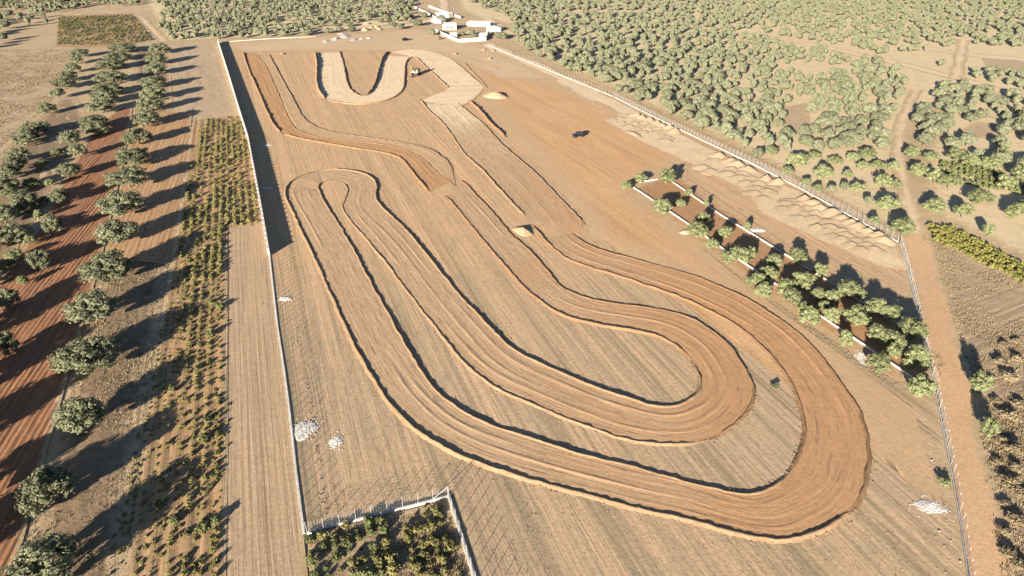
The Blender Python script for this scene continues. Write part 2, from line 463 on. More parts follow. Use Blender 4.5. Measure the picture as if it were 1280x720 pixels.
def ridges(sp, amp, wob=.3, seed=1, band=0.0):
    def h(u, v):
        ph = fbm(u * .3, v * .02, seed) * wob
        r = np.sin((u / sp + ph) * 2 * math.pi) * amp * (.7 + .5 * vnoise(u * .5, v * .05, seed + 5))
        return r + fbm(u * 1.1, v * .35, seed + 9, 2) * amp * .5 + band * vnoise(u * .36, v * .01, seed + 3)
    return h

left_wall_px = [(273, 54), (285, 92), (297, 132), (311, 177), (320, 225), (328, 268), (337, 320), (341, 357), (347, 410), (355, 462), (362, 515), (370, 590), (380, 668)]
LW = PL(left_wall_px)
site = PL([(273, 54), (300, 140), (320, 225), (337, 320), (355, 462), (380, 668), (560, 622), (610, 770), (1222, 770), (1210, 720), (1165, 470), (1125, 305), (1000, 235), (880, 178), (770, 122), (610, 58), (520, 40), (395, 47)])
sheet('site_ground', site, M['site'], .10, du=.36, dv=2.2, h=ridges(1.45, .015, .6, 2, .05), label='graded tan earth of the building site, furrowed between the lanes')
# bare graded area to the right of the track, and at the far end
sheet('graded_earth', PL([(575, 66), (760, 132), (860, 200), (790, 235), (900, 330), (1040, 440), (1140, 510), (1180, 640), (1130, 600), (1090, 520), (1030, 440), (930, 372), (840, 335), (735, 300), (735, 280), (620, 140), (590, 90)]), M['bare'], .17, az=-22, du=1.2, dv=3,
      h=lambda u, v: .04 * fbm(u * .25, v * .05, 4), label='bare smooth orange tan earth beside the track')
sheet('far_yard', PL([(275, 54), (400, 46), (520, 36), (590, 50), (700, 100), (610, 100), (540, 66), (430, 64), (300, 66)]), M['yard'], .18, az=70, du=3, dv=4, label='pale trampled yard at the far end of the site')
# left fields
sheet('red_field', PL([(-60, 720), (-60, 820), (5, 820), (22, 705), (60, 560), (95, 440), (128, 320), (150, 225), (160, 175), (166, 135), (150, 135), (118, 160), (85, 215), (52, 280), (15, 330), (-60, 430)]), M['red'], .17, az=-12, du=.22, dv=2.5, h=ridges(.95, .065, .25, 11), label='red ploughed field with furrows between two rows of olive trees')
sheet('weedy_ground', PL([(-120, 440), (-60, 430), (15, 330), (52, 280), (85, 215), (118, 160), (95, 120), (70, 125), (30, 165), (-40, 230), (-120, 300)]), M['weeds'], .035, az=-16, du=2, dv=3, h=lambda u, v: .06 * fbm(u * .4, v * .2, 23), label='weedy purple brown ground at the far left, left of the red field')
sheet('grove_ground', PL([(640, 56), (775, 116), (900, 174), (1000, 226), (1118, 294), (1140, 292), (1128, 200), (1150, 130), (1300, 160), (1420, 150), (1420, -40), (560, -40), (575, 14), (632, 28)]), M['grove'], .03, az=-20, du=6, dv=8, label='dry grassy ground under the olive groves right of the site')
sheet('grove_ground', PL([(1150, 190), (1180, 130), (1420, 160), (1420, 330), (1290, 330), (1180, 276), (1152, 280)]), M['grove'], .028, az=-20, du=4, dv=6, label='dry grassy ground under the olives right of the dirt road')
sheet('grove_ground', PL([(150, -40), (190, 20), (205, 52), (390, 43), (520, 28), (530, -40)]), M['grove'], .026, az=-20, du=6, dv=8, label='dry grassy ground under the olives beyond the far end of the site')
sheet('weedy_verge', PL([(22, 705), (8, 820), (150, 820), (165, 640), (190, 470), (215, 330), (225, 250), (215, 110), (215, 60), (165, 62), (168, 110), (160, 170), (150, 225), (128, 320), (95, 440), (60, 560)]), M['weeds'], .05, az=-16, du=1.2, dv=2.5, h=lambda u, v: .06 * fbm(u * .5, v * .2, 21), label='weedy brown verge under the long row of olive trees')
sheet('tilled_verge', PL([(131, 322), (152, 226), (163, 172), (168, 140), (240, 140), (238, 180), (228, 255), (218, 332)]), M['orange'], .165, az=-17, du=.4, dv=2.5, h=ridges(1.3, .04, .15, 37), label='orange tan tilled strip between the main tree row and the vineyard')
sheet('vineyard_soil', PL([(150, 820), (165, 640), (190, 470), (215, 330), (228, 250), (240, 150), (300, 145), (312, 180), (320, 225), (330, 283), (283, 286), (284, 400), (285, 560), (284, 820)]), M['vine_soil'], .17, du=.4, dv=2.5, h=ridges(2.1, .06, .1, 31), label='striped vineyard soil beside the left wall')
sheet('dry_verge', PL([(205, 55), (272, 55), (284, 92), (297, 138), (240, 150), (225, 250), (214, 200), (218, 110)]), M['dry'], .055, du=1.0, dv=2.5, h=lambda u, v: .05 * fbm(u * .7, v * .12, 35), label='dry tan ground outside the upper left wall')
sheet('tilled_strip', PL([(284, 820), (285, 560), (284, 400), (283, 286), (330, 283), (337, 320), (355, 462), (378, 668), (400, 820)]), M['tilled'], .13, du=.3, dv=2.2, h=ridges(.9, .022, .2, 41), label='bare tilled strip along the outside of the left wall')
sheet('dry_field', PL([(-80, 60), (60, 62), (95, 62), (90, 90), (60, 130), (20, 165), (-60, 240)]), M['dry'], .04, az=60, du=2, dv=3, h=lambda u, v: .10 * fbm(u * .2, v * .08, 51), label='dry stubbly field at the upper left')
sheet('vine_patch_soil', PL([(68, 58), (72, 20), (165, 16), (192, 50), (150, 58), (100, 60)]), M['vine_soil'], .12, du=.8, dv=4, h=ridges(2.4, .05, .1, 55), label='soil of the small green vineyard at the upper left')
sheet('corner_soil', PL([(384, 670), (560, 626), (606, 770), (390, 770)]), M['fallow'], .12, du=.5, dv=2, h=lambda u, v: .05 * fbm(u * .5, v * .3, 61), label='weedy soil of the fenced corner plot')
# right side
sheet('fallow_field', PL([(1165, 300), (1290, 362), (1400, 420), (1400, 800), (1275, 800), (1245, 640), (1215, 470), (1185, 380)]), M['fallow'], .05, az=62, du=.7, dv=3, h=ridges(1.9, .06, .3, 71), label='brown fallow field right of the dirt road')
sheet('planting_strip', PL([(780, 236), (826, 218), (845, 214), (1152, 420), (1162, 478), (1120, 478), (960, 372), (850, 290)]), M['planting'], .20, az=40, du=1.5, dv=3, h=lambda u, v: .03 * fbm(u * .3, v * .3, 75), label='reddish soil of the kerbed tree strip')
road_px = [(1245, 820), (1232, 720), (1212, 600), (1195, 510), (1178, 420), (1160, 350), (1145, 292)]
lane_px = [(1146, 300), (1140, 270), (1131, 235), (1123, 200), (1125, 165), (1132, 138), (1146, 112)]
ribbon_path('dirt_road', PL(road_px), 6.4, M['road'], .09, 'orange dirt road running up outside the right fence')
ribbon_path('dirt_road', PL(lane_px), 5.0, M['pale_road'], .085, 'narrow pale upper part of the dirt road among the olives')
ribbon_path('far_lane', PL([(1194, 98), (1199, 78), (1205, 50)]), 6, M['pale_road'], .14, 'short pale path crossing the lane at the upper right')
ribbon_path('dirt_lane', PL([(930, 42), (985, 50), (1045, 62), (1100, 74), (1150, 86), (1200, 98), (1290, 126), (1400, 160)]), 9, M['pale_road'], .11, 'pale dirt lane crossing the olive groves')
ribbon_path('far_lane', PL([(80, 24), (110, 14), (145, 16), (175, 20), (188, 34), (205, 52)]), 5, M['pale_road'], .10, 'pale track around the small green vineyard')
ribbon_path('far_lane', PL([(1110, 62), (1160, 60), (1205, 68), (1290, 76)]), 12, M['pale_road'], .13, 'pale bare strip between the far olive groves')
ribbon_path('side_lane', PL([(605, 56), (680, 88), (760, 128), (800, 150)]), 12, M['pale_road'], .20, 'pale dusty lane along the far right boundary')
ribbon_path('far_lane', PL([(400, 40), (470, 36), (540, 28), (560, 8), (540, -20)]), 9, M['pale_road'], .12, 'pale lane leading to the white farmhouse compound')
for q in ([(1196, 168), (1218, 152), (1250, 155), (1262, 168), (1230, 174)], [(975, 135), (1010, 128), (1015, 170), (985, 168)], [(1225, 70), (1300, 78), (1300, 92), (1235, 88)]):
    sheet('clearing', PL(q), M['dry'], .05, az=30, du=2.5, dv=3, label='bare dry clearing among the olive groves')
# sand spread along the right fence
sheet('sand_spread', PL([(752, 150), (800, 142), (880, 182), (1000, 240), (1122, 308), (1140, 340), (1105, 338), (1020, 300), (950, 268), (930, 240), (860, 205), (800, 178)]), M['sand_sheet'], .24, az=62, du=1.2, dv=2, h=lambda u, v: .05 * fbm(u * .3, v * .3, 81), label='pale sand spread along the right fence')

# ------------------------------------------------------------------ track lanes (surface between two traced edges) and their berms
L1 = [(357, 234), (357, 247), (367, 267), (380, 295), (392, 320), (407, 355), (420, 382), (435, 415), (455, 455), (480, 495), (502, 522), (517, 536), (532, 548), (560, 564), (597, 580), (637, 594), (695, 610), (745, 624), (790, 636), (840, 647), (880, 656), (922, 669), (957, 676), (985, 677), (1010, 671), (1042, 656), (1067, 637), (1078, 618), (1085, 585), (1085, 552), (1079, 530), (1073, 513), (1060, 492), (1042, 467), (1017, 435), (992, 412), (960, 391), (930, 372), (900, 359), (865, 344), (825, 334), (790, 324), (750, 314), (725, 302), (715, 292)]
CC = [(397, 234), (400, 241), (407, 257), (420, 275), (430, 292), (445, 317), (466, 360), (480, 382), (497, 415), (517, 450), (535, 480), (565, 507), (597, 527), (640, 542), (682, 555), (725, 569), (780, 582), (825, 595), (865, 606), (902, 615), (930, 620), (950, 618), (962, 612), (978, 603), (988, 591), (998, 575), (1005, 553), (1006, 532), (1002, 515), (992, 482), (975, 457), (957, 439), (940, 422), (920, 407), (892, 392), (860, 376), (830, 365), (812, 359), (785, 349), (755, 340), (722, 330), (702, 320), (685, 305), (672, 290), (665, 281)]
CU = [(660, 274), (640, 254), (620, 232), (600, 210), (582, 195), (570, 176), (552, 152), (537, 140), (525, 124)]
DU = [(732, 282), (715, 264), (692, 240), (670, 217), (640, 192), (625, 179), (605, 155), (585, 140), (571, 128)]
BB = [(397, 214), (412, 212), (432, 213), (455, 217), (467, 224), (472, 234), (469, 246), (472, 254), (485, 267), (502, 282), (520, 302), (540, 327), (566, 360), (585, 381), (612, 409), (637, 435), (665, 452), (700, 466), (730, 480), (760, 492), (795, 502), (820, 510), (840, 510), (857, 504), (870, 496), (876, 482), (875, 470), (865, 451), (852, 437), (832, 425), (810, 417), (780, 412), (747, 407), (722, 401), (702, 394), (685, 384), (667, 371), (655, 361), (637, 340), (617, 316), (595, 290), (575, 265), (557, 245)]
EE = [(403, 228), (415, 226), (427, 227), (435, 234), (434, 245), (429, 255), (428, 262), (437, 276), (452, 292), (467, 310), (485, 332), (505, 360), (520, 379), (537, 400), (560, 430), (585, 460), (610, 480), (640, 496), (677, 511), (710, 525), (745, 538), (775, 549), (810, 555), (840, 557), (865, 555), (885, 550), (907, 540), (930, 520), (942, 500), (943, 485), (937, 472), (925, 452), (910, 431), (890, 414), (865, 399), (837, 390), (800, 384), (757, 379), (732, 374), (715, 367), (700, 360), (685, 340), (670, 322), (655, 307), (638, 294), (617, 267), (600, 250), (587, 235), (577, 226)]
FF = [(304, 66), (310, 85), (320, 107), (332, 135), (342, 157), (352, 167), (375, 174), (410, 180), (445, 186), (475, 190), (495, 195), (505, 201), (517, 217), (527, 230), (537, 240)]
GG = [(322, 68), (335, 87), (342, 105), (352, 127), (360, 147), (367, 160), (377, 166), (395, 172), (430, 177), (480, 181), (512, 190), (530, 199), (540, 210), (552, 222), (570, 234)]
GH = [(336, 68), (345, 85), (357, 107), (367, 125), (377, 145), (387, 155), (402, 162), (432, 169), (480, 175), (510, 180), (540, 187), (550, 195), (560, 202), (566, 214)]
HO = [(394, 66), (397, 82), (396, 105), (400, 117), (407, 124), (425, 129), (445, 131), (465, 130), (482, 127), (497, 120), (505, 112), (506, 97), (507, 76), (517, 71)]
HI = [(424, 64), (430, 80), (432, 97), (437, 112), (445, 119), (455, 121), (462, 118), (470, 105), (474, 87), (480, 70), (486, 65)]
HT = [(486, 65), (510, 62), (532, 63), (550, 68), (565, 74), (580, 87), (595, 100), (607, 110)]
HB = [(517, 71), (524, 75), (530, 82), (545, 95), (562, 111)]

def lane(name, e0, e1, mat, label, seed, cols=34, step=1.4):
    a0 = np.array(PL(e0)); a1 = np.array(PL(e1))
    n = int(max(np.hypot(*np.diff(a0, axis=0).T).sum(), np.hypot(*np.diff(a1, axis=0).T).sum()) / step)
    p0, s0 = resample(a0, n=n); p1, s1 = resample(a1, n=n)
    # pair by closeness so that both edges advance together round the bends
    idx = [0]
    for i in range(1, n):
        lo = idx[-1]; hi = min(n, lo + 40)
        k = lo + int(np.argmin(np.hypot(*(p1[lo:hi] - p0[i]).T)))
        idx.append(k)
    idx = np.array(idx, float); idx[-1] = n - 1
    ker = np.ones(25) / 25
    idx = np.convolve(np.r_[np.full(12, idx[0]), idx, np.full(12, idx[-1])], ker, 'valid')
    q = np.c_[np.interp(idx, range(n), p1[:, 0]), np.interp(idx, range(n), p1[:, 1])]
    s = (s0 + np.interp(idx, range(n), s1)) / 2
    verts, uv = [], []
    wid = np.hypot(*(q - p0).T)
    for j in range(cols + 1):
        f = j / cols
        xy = p0 * (1 - f) + q * f
        w = f * wid
        z = .24 + .010 * vnoise(w * .7, s * .012, seed) + .014 * vnoise(w * 3.1, s * .05, seed + 1) + .018 * vnoise(w * 2.5, s * .6, seed + 2)
        for r, ph in ((.27, 1), (.5, 5), (.72, 8)):                               # graded windrows
            rr = r + .05 * vnoise(s * .03, s * 0 + ph, seed)
            z = z + (.085 + .03 * vnoise(s * .8, s * 0 + ph, seed)) * np.exp(-((f - rr) * wid / .24) ** 2) * np.clip(vnoise(s * .035, s * 0 + ph + 2, seed) * 3 - .2, 0, 1)
        fade = np.clip(np.minimum(s - s[0], s[-1] - s) / 5, 0, 1)
        z = .165 + (z - .165) * fade
        verts.append(np.c_[xy, z]); uv.append(np.c_[s, w])
    k = cols + 1
    vv = np.stack(verts, 1).reshape(-1, 3); uu = np.stack(uv, 1).reshape(-1, 2)
    faces = [(i * k + j, i * k + j + 1, (i + 1) * k + j + 1, (i + 1) * k + j) for i in range(n - 1) for j in range(cols)]
    me = mesh(name, vv, faces, True)
    ul = me.uv_layers.new(name='UVMap')
    li = np.empty(len(me.loops), np.int32); me.loops.foreach_get('vertex_index', li)
    ul.data.foreach_set('uv', uu[li].astype(np.float32).reshape(-1))
    return tag(obj(name, me, mat), label, kind='structure')
lane('track_lane', L1, CC, M['track'], 'outer lane of the dirt track, sweeping round the whole near bend', 3)
lane('track_lane', BB, EE, M['track'], 'inner lane of the dirt track, round the infield tongue', 13)
lane('track_lane', [(715, 292)] + [(732, 282)] + DU[1:], [(668, 284)] + CU, M['track'], 'straight lane of the track rising to the far hairpins', 23)
lane('track_lane', FF, GG, M['track_orange'], 'orange lane of the track coming from the far left corner', 33, 14)
lane('track_lane', GG, GH, M['track_tan'], 'narrow strip of the track beside the orange lane', 37, 8)
lane('track_lane', HO, HI, M['track_pale'], 'pale far hairpin lane of the track', 43, 16)
lane('track_lane', HT, HB, M['track_pale'], 'pale link lane between the far hairpin and the straight', 53, 14)
sheet('track_lane', PL([(560, 108), (608, 107), (602, 116), (590, 127), (574, 135), (522, 127), (538, 120), (553, 115)]), M['track_junction'], .23, az=60, du=1.5, dv=2, h=lambda u, v: .04 * fbm(u * .6, v * .2, 57), label='pale junction of the track above the straight')
lane('track_lane', [(357, 234), (367, 225), (387, 217), (397, 214)], [(397, 234), (399, 230), (401, 229), (403, 228)], M['track'], 'rounded end of the left hairpin of the track', 61, 16, 1.0)

CLODS = []
def berm(px, h, w=1.15, mat='berm', seed=0, taper=4.0, label='low earth berm along the edge of a track lane'):
    c, s = resample(PL(px), step=.42)
    t = np.gradient(c, axis=0); t /= np.hypot(*t.T)[:, None]; nrm = np.c_[t[:, 1], -t[:, 0]]
    h, w = h * .58, w * .48
    c = c + nrm * (.12 * fbm(s * .35, s * 0, seed, 3))[:, None]
    hh = h * (1 + .13 * fbm(s * .8, s * 0 + 3, seed + 1, 3)) * (1 + .22 * vnoise(s * .05, s * 0, seed + 4))
    fade = np.clip(np.minimum(s, s[-1] - s) / taper, .12, 1)
    prof = [(-1.3, -.08), (-.9, .12), (-.6, .42), (-.3, .80), (0, 1.0), (.26, .86), (.5, .48), (.75, .14), (1.1, -.08)]
    k = len(prof); vs = []
    for j, (f, z) in enumerate(prof):
        jit = .10 * vnoise(s * 1.9, s * 0 + j * 3.1, seed + 7)
        ww = w * (1 + .15 * vnoise(s * .4, s * 0 + j, seed + 2))
        zz = .14 + np.where(z < 0, z * 1.0, z * hh * fade + (h * (.10 * vnoise(s * .9, s * 0 + j * 1.7, seed + 8) + .12 * vnoise(s * 2.3, s * 0 + j * 2.7, seed + 9)) if 0 < z else 0))
        vs.append(np.c_[c + nrm * (f * ww + jit)[:, None], zz])
    n = len(c); vv = np.stack(vs, 1).reshape(-1, 3)
    faces = [(i * k + j, i * k + j + 1, (i + 1) * k + j + 1, (i + 1) * k + j) for i in range(n - 1) for j in range(k - 1)]
    for i in range(0, n, 2):
        for _ in range(3):
            q = c[i] + nrm[i] * rnd.gauss(0, 1.0) * w
            CLODS.append((q[0], q[1], rnd.uniform(.05, .15)))
    return tag(obj('earth_berm', mesh('earth_berm', vv, faces, True), M[mat]), label, kind='structure')
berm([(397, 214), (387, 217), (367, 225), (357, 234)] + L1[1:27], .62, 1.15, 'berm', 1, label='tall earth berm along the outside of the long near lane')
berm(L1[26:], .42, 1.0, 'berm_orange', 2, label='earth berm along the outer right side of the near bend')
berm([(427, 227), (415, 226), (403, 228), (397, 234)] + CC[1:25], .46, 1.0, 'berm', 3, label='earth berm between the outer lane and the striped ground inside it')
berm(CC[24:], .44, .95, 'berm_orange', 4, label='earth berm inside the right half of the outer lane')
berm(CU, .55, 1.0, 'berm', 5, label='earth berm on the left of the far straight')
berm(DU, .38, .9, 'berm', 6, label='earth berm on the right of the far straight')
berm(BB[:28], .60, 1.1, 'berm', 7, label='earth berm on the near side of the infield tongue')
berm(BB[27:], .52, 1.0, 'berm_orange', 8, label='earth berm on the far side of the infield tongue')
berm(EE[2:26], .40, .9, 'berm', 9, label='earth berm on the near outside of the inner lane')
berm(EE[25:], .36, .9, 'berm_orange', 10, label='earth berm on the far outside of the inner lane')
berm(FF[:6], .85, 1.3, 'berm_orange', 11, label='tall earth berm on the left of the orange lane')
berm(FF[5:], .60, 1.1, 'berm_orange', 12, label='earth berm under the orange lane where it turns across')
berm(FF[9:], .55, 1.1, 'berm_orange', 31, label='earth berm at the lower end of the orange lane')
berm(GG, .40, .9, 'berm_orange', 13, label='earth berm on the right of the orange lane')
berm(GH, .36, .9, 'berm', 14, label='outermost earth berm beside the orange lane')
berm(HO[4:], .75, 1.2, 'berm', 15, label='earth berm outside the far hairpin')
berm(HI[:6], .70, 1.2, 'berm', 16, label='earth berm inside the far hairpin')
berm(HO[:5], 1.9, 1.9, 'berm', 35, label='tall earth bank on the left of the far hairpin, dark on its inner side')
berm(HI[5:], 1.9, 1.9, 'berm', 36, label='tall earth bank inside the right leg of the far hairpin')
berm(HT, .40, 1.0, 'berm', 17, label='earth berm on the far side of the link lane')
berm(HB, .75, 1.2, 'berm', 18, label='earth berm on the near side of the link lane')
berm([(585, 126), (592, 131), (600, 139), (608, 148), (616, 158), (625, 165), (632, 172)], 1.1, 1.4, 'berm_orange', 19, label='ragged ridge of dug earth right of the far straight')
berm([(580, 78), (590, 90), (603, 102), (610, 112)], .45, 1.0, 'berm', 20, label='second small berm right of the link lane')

# ------------------------------------------------------------------ walls and fences
POST = MB()
POST.box(-.028, .028, -.028, .028, 0, 1.8); POST.box(-.026, .026, -.026, .026, 1.8, 1.83, .012, .012)
POST.tube((0, 0, 1.8), (.1, 0, 1.97), .02, .016, 4)
POST_ME = POST.mesh('post'); POST_ME.materials.append(M['post'])
def wall_strip(pts, z0, z1, th, cap=0.0):
    m = MB(); p = np.array(pts); n = len(p)
    t = np.gradient(p, axis=0) if n > 2 else np.array([p[1] - p[0]] * 2)
    t = t / np.hypot(*t.T)[:, None]; nr = np.c_[t[:, 1], -t[:, 0]] * th / 2
    v = []
    for i in range(n):
        v += [(*(p[i] - nr[i]), z0), (*(p[i] + nr[i]), z0), (*(p[i] + nr[i]), z1), (*(p[i] - nr[i]), z1)]
    f = [(i * 4 + k, i * 4 + (k + 1) % 4, i * 4 + 4 + (k + 1) % 4, i * 4 + 4 + k) for i in range(n - 1) for k in range(4)]
    f += [(3, 2, 1, 0), tuple((n - 1) * 4 + k for k in range(4))]
    m.add(v, f); return m
def fence(line, label, base_h=.42, th=.26, gap=2.0, brace=(), posts=True, name='perimeter_fence', wires=True):
    c, s = resample(line, step=gap, smooth=0)
    n = max(2, int(round(s[-1] / gap)) + 1); c, s = resample(line, n=n, smooth=0)
    root = tag(empty(name, c[0][0], c[0][1]), label, 'fence')
    l = c - c[0]
    m = wall_strip(l, 0, base_h, th); m.build('base_wall', M['concrete'], root)
    if posts:
        for i in range(n):
            o = obj('post', POST_ME, None, root); o.location = (l[i][0], l[i][1], base_h)
            d = l[min(i + 1, n - 1)] - l[max(i - 1, 0)]
            o.rotation_euler = (rnd.gauss(0, .025), rnd.gauss(0, .025), math.atan2(d[1], d[0]) - math.pi / 2)
    w = MB(); r = .0045
    if wires:
        for i in range(n - 1):
            a, b = l[i], l[i + 1]
            for k in range(9):
                z = base_h + .1 + k * .2
                w.add([(*a, z - r), (*b, z - r), (*b, z + r), (*a, z + r)], [(0, 1, 2, 3)])
                w.add([(a[0] - r, a[1], z), (b[0] - r, b[1], z), (b[0] + r, b[1], z), (a[0] + r, a[1], z)], [(0, 1, 2, 3)])
            for k in range(1, 6):
                q = a + (b - a) * k / 6
                w.add([(q[0] - r, q[1], base_h), (q[0] + r, q[1], base_h), (q[0] + r, q[1], base_h + 1.74), (q[0] - r, q[1], base_h + 1.74)], [(0, 1, 2, 3)])
                w.add([(q[0], q[1] - r, base_h), (q[0], q[1] + r, base_h), (q[0], q[1] + r, base_h + 1.74), (q[0], q[1] - r, base_h + 1.74)], [(0, 1, 2, 3)])
        tag(w.build('wire_mesh', M['wire'], root), kind='stuff')
    for i, d in brace:
        b = MB(); q = l[i]; e = l[i + d]
        b.tube((q[0], q[1], base_h + 1.6), (e[0], e[1], base_h + .1), .045, .045, 5); b.build('brace', M['post'], root)
    return root
def clear_of(line, d): return lambda x, y: line_dist([(x, y)], line)[0] > d

tall = LW[:7]; low = LW[6:]
c, s = resample(tall, step=3.2, smooth=0)
root = tag(empty('boundary_wall', *c[0]), 'tall pale block wall at the upper left, throwing a broad dark shadow', 'wall')
l = c - c[0]
wall_strip(l, 0, 1.80, .30).build('wall', M['block'], root)
wall_strip(l, 1.803, 1.90, .46).build('coping', M['concrete'], root)
pm = MB(); pm.box(-.2, .2, -.2, .2, 0, 1.98, .0, .0); pm.box(-.26, .26, -.26, .26, 1.98, 2.06, .05, .05)
pme = pm.mesh('pilaster'); pme.materials.append(M['concrete'])
for q in l:
    o = obj('pilaster', pme, None, root); o.location = (q[0], q[1], 0)
fence(low, 'low white wall with wire fence posts along the left side of the site', .22, .34)
C1, C2, C3 = P(380, 668), P(560, 622), P(612, 785)
fence([(C1[0] + .4, C1[1] + .1), C2], 'short wire fence on a low white wall across the near corner plot', .38, brace=((-1, -1),))
fence([(C2[0] + .12, C2[1] - .35), C3], 'wire fence on a low white wall running down the right of the corner plot', .38)
FENCE_R = PL([(768, 122), (880, 177), (1000, 236), (1122, 303)])
fence(PL([(768, 122), (820, 148), (880, 177), (940, 205), (1000, 236), (1060, 269), (1122, 303)]), 'long white fence behind the sand heaps on the right of the site', .32, .24)
fence(PL([(1125, 305), (1140, 362), (1152, 420), (1166, 475), (1178, 535), (1190, 595), (1201, 660), (1210, 722), (1222, 800)]), 'wire fence on a low wall between the site and the dirt road', .36, .24)
fence(PL([(610, 57), (680, 86), (766, 121)]), 'far part of the right boundary fence, beside the pale lane', .4, gap=3, wires=False)
w = wall_strip(np.array(PL([(276, 53), (330, 49), (395, 46)])), 0, .28, .3)
tag(w.build('boundary_kerb', M['concrete']), 'low pale kerb at the far left end of the site', 'kerb')
# kerbs round the tree strip
def kerb(pts, label):
    m = MB(); p = PL(pts, .3)
    for i in range(len(p) - 1): pass
    tag(wall_strip(np.array(p), .1, .55, .2).build('planting_kerb', M['concrete']), label, 'kerb', 'kerbs round the tree strip')
kerb([(787, 231), (850, 273), (908, 314), (965, 352), (1030, 398), (1090, 438), (1142, 473)], 'long white kerb along the track side of the tree strip')
kerb([(840, 227), (900, 268), (962, 306), (1020, 342), (1100, 392), (1150, 423)], 'long white kerb along the back of the tree strip')
kerb([(800, 228), (822, 224)], 'short white kerb at the far end of the tree strip')

# ------------------------------------------------------------------ trees
def ico(sub):
    bm = bmesh.new(); bmesh.ops.create_icosphere(bm, subdivisions=sub, radius=1)
    v = np.array([q.co[:] for q in bm.verts]); f = np.array([[x.index for x in q.verts] for q in bm.faces]); bm.free(); return v, f
ICO1, ICO2 = ico(1), ico(2)
def crown_geo(seed, lumps, leaves, leaf, flat=.55, icos=ICO2, core=.86, spread=.62, lr=(.32, .47)):
    """unit crown: radius about 1, centre at z = 0; dark cores under a coat of leaf cards"""
    r = np.random.RandomState(seed); V, F = [], []; base = 0
    cs, rs = [], []
    for k in range(lumps):
        zf = 1 - 1.5 * (k + .5) / lumps; a = k * 2.399 + r.uniform(-.4, .4); d = math.sqrt(max(0, 1 - zf * zf))
        q = spread * r.uniform(.74, 1.18)
        cs.append((math.cos(a) * d * q, math.sin(a) * d * q, zf * q * .95)); rs.append(r.uniform(*lr))
    cs.append((0, 0, 0)); rs.append(.55); lumps += 1
    cs, rs = np.array(cs), np.array(rs)
    for c, q in zip(cs, rs):
        v = icos[0].copy()
        n = 1 + .22 * fbm(v[:, 0] * 2.2 + c[0] * 9, v[:, 1] * 2.2 + v[:, 2] * 1.7 + c[1] * 9, seed, 2)
        v = v * n[:, None] * q * core; v[:, 2] *= .85
        V.append(v + c); F.append(icos[1] + base); base += len(v)
    F3 = [tuple(f) for q in F for f in q]
    if leaves:
        li = r.choice(lumps, leaves, p=rs ** 2 / (rs ** 2).sum())
        d = r.normal(size=(leaves, 3)); d /= np.linalg.norm(d, axis=1)[:, None]
        d[:, 2] = np.where(d[:, 2] < -.3, -d[:, 2], d[:, 2])
        pos = cs[li] + d * (rs[li] * r.uniform(.8, 1.2, leaves))[:, None] * np.array((1, 1, .85))
        nn = d + r.normal(size=(leaves, 3)) * .55; nn /= np.linalg.norm(nn, axis=1)[:, None]
        u = np.cross(nn, r.normal(size=(leaves, 3))); u /= np.linalg.norm(u, axis=1)[:, None]; w = np.cross(nn, u)
        sz = leaf * r.uniform(.6, 1.4, leaves)[:, None]
        q = np.stack([pos - u * sz, pos - w * sz * .55, pos + u * sz, pos + w * sz * .55], 1).reshape(-1, 3)
        V.append(q); F3 += [tuple(base + 4 * i + k for k in range(4)) for i in range(leaves)]
    return np.concatenate(V), F3
def trunk_geo(seed, top=-.15, bottom=-1.0):
    m = MB(); r = random.Random(seed)
    lean = (r.uniform(-.08, .08), r.uniform(-.08, .08)); zm = bottom + (top - bottom) * .45
    m.tube((0, 0, bottom - .03), (lean[0], lean[1], zm), .11, .08, 7)
    for k in range(4):
        a = k * 1.57 + r.uniform(-.4, .4); e = (math.cos(a) * r.uniform(.3, .5), math.sin(a) * r.uniform(.3, .5), top + r.uniform(0, .2))
        mid = (lean[0] + e[0] * .45, lean[1] + e[1] * .45, zm + (e[2] - zm) * .6)
        m.tube((lean[0], lean[1], zm - .03), mid, .06, .045, 5); m.tube(mid, e, .045, .02, 5)
    return m
NEAR, MID, YOUNG = [], [], []
for k in range(5):
    v, f = crown_geo(100 + k, 26, 2600, .06, .5, ICO1, .74, .74, (.19, .36)); NEAR.append((mesh('crown', v, f), trunk_geo(k, -.1, -.95).mesh('trunk')))
for k in range(6):
    v, f = crown_geo(200 + k, 12, 700, .085, .6, ICO1, .95, .50); MID.append((mesh('crown', v, f), trunk_geo(k, -.1, -.95).mesh('trunk')))
for k in range(4):
    v, f = crown_geo(300 + k, 17, 1200, .08, .7, ICO1, .8, .68, (.2, .4)); YOUNG.append((mesh('crown', v, f), trunk_geo(k, 0, -1.0).mesh('trunk')))
for lst, mt in ((NEAR, 'olive_dark'), (MID, 'olive'), (YOUNG, 'olive_young')):
    for c, t in lst: c.materials.append(M[mt]); t.materials.append(M['bark'])
TREES = []                                                # ground spots already taken
def tree(px, py, w, kind, hgt, label, group=None, name='olive_tree', cat='olive tree', at=None):
    """px, py: middle of the crown in the photograph; w: crown width there, in pixels"""
    h = hgt
    gx, gy = at if at else P(px, py, h * .52)
    rad = metres(w, gx, gy) / 2
    c, t = rnd.choice(kind)
    root = empty(name, gx, gy, 0, rnd.uniform(0, 6.28))
    tag(root, label, cat, group)
    zc = h * .47; sz = h * .57; rad *= 1.06
    co = obj('crown', c, None, root); co.location.z = zc; co.rotation_euler = (0, 0, rnd.uniform(0, 6.28)); co.scale = (rad * rnd.uniform(.93, 1.07), rad * rnd.uniform(.93, 1.07), sz * rnd.uniform(.92, 1.08))
    to = obj('trunk', t, None, root); to.location.z = zc; to.scale = (rad * .55, rad * .55, zc)
    TREES.append((gx, gy, rad)); return root

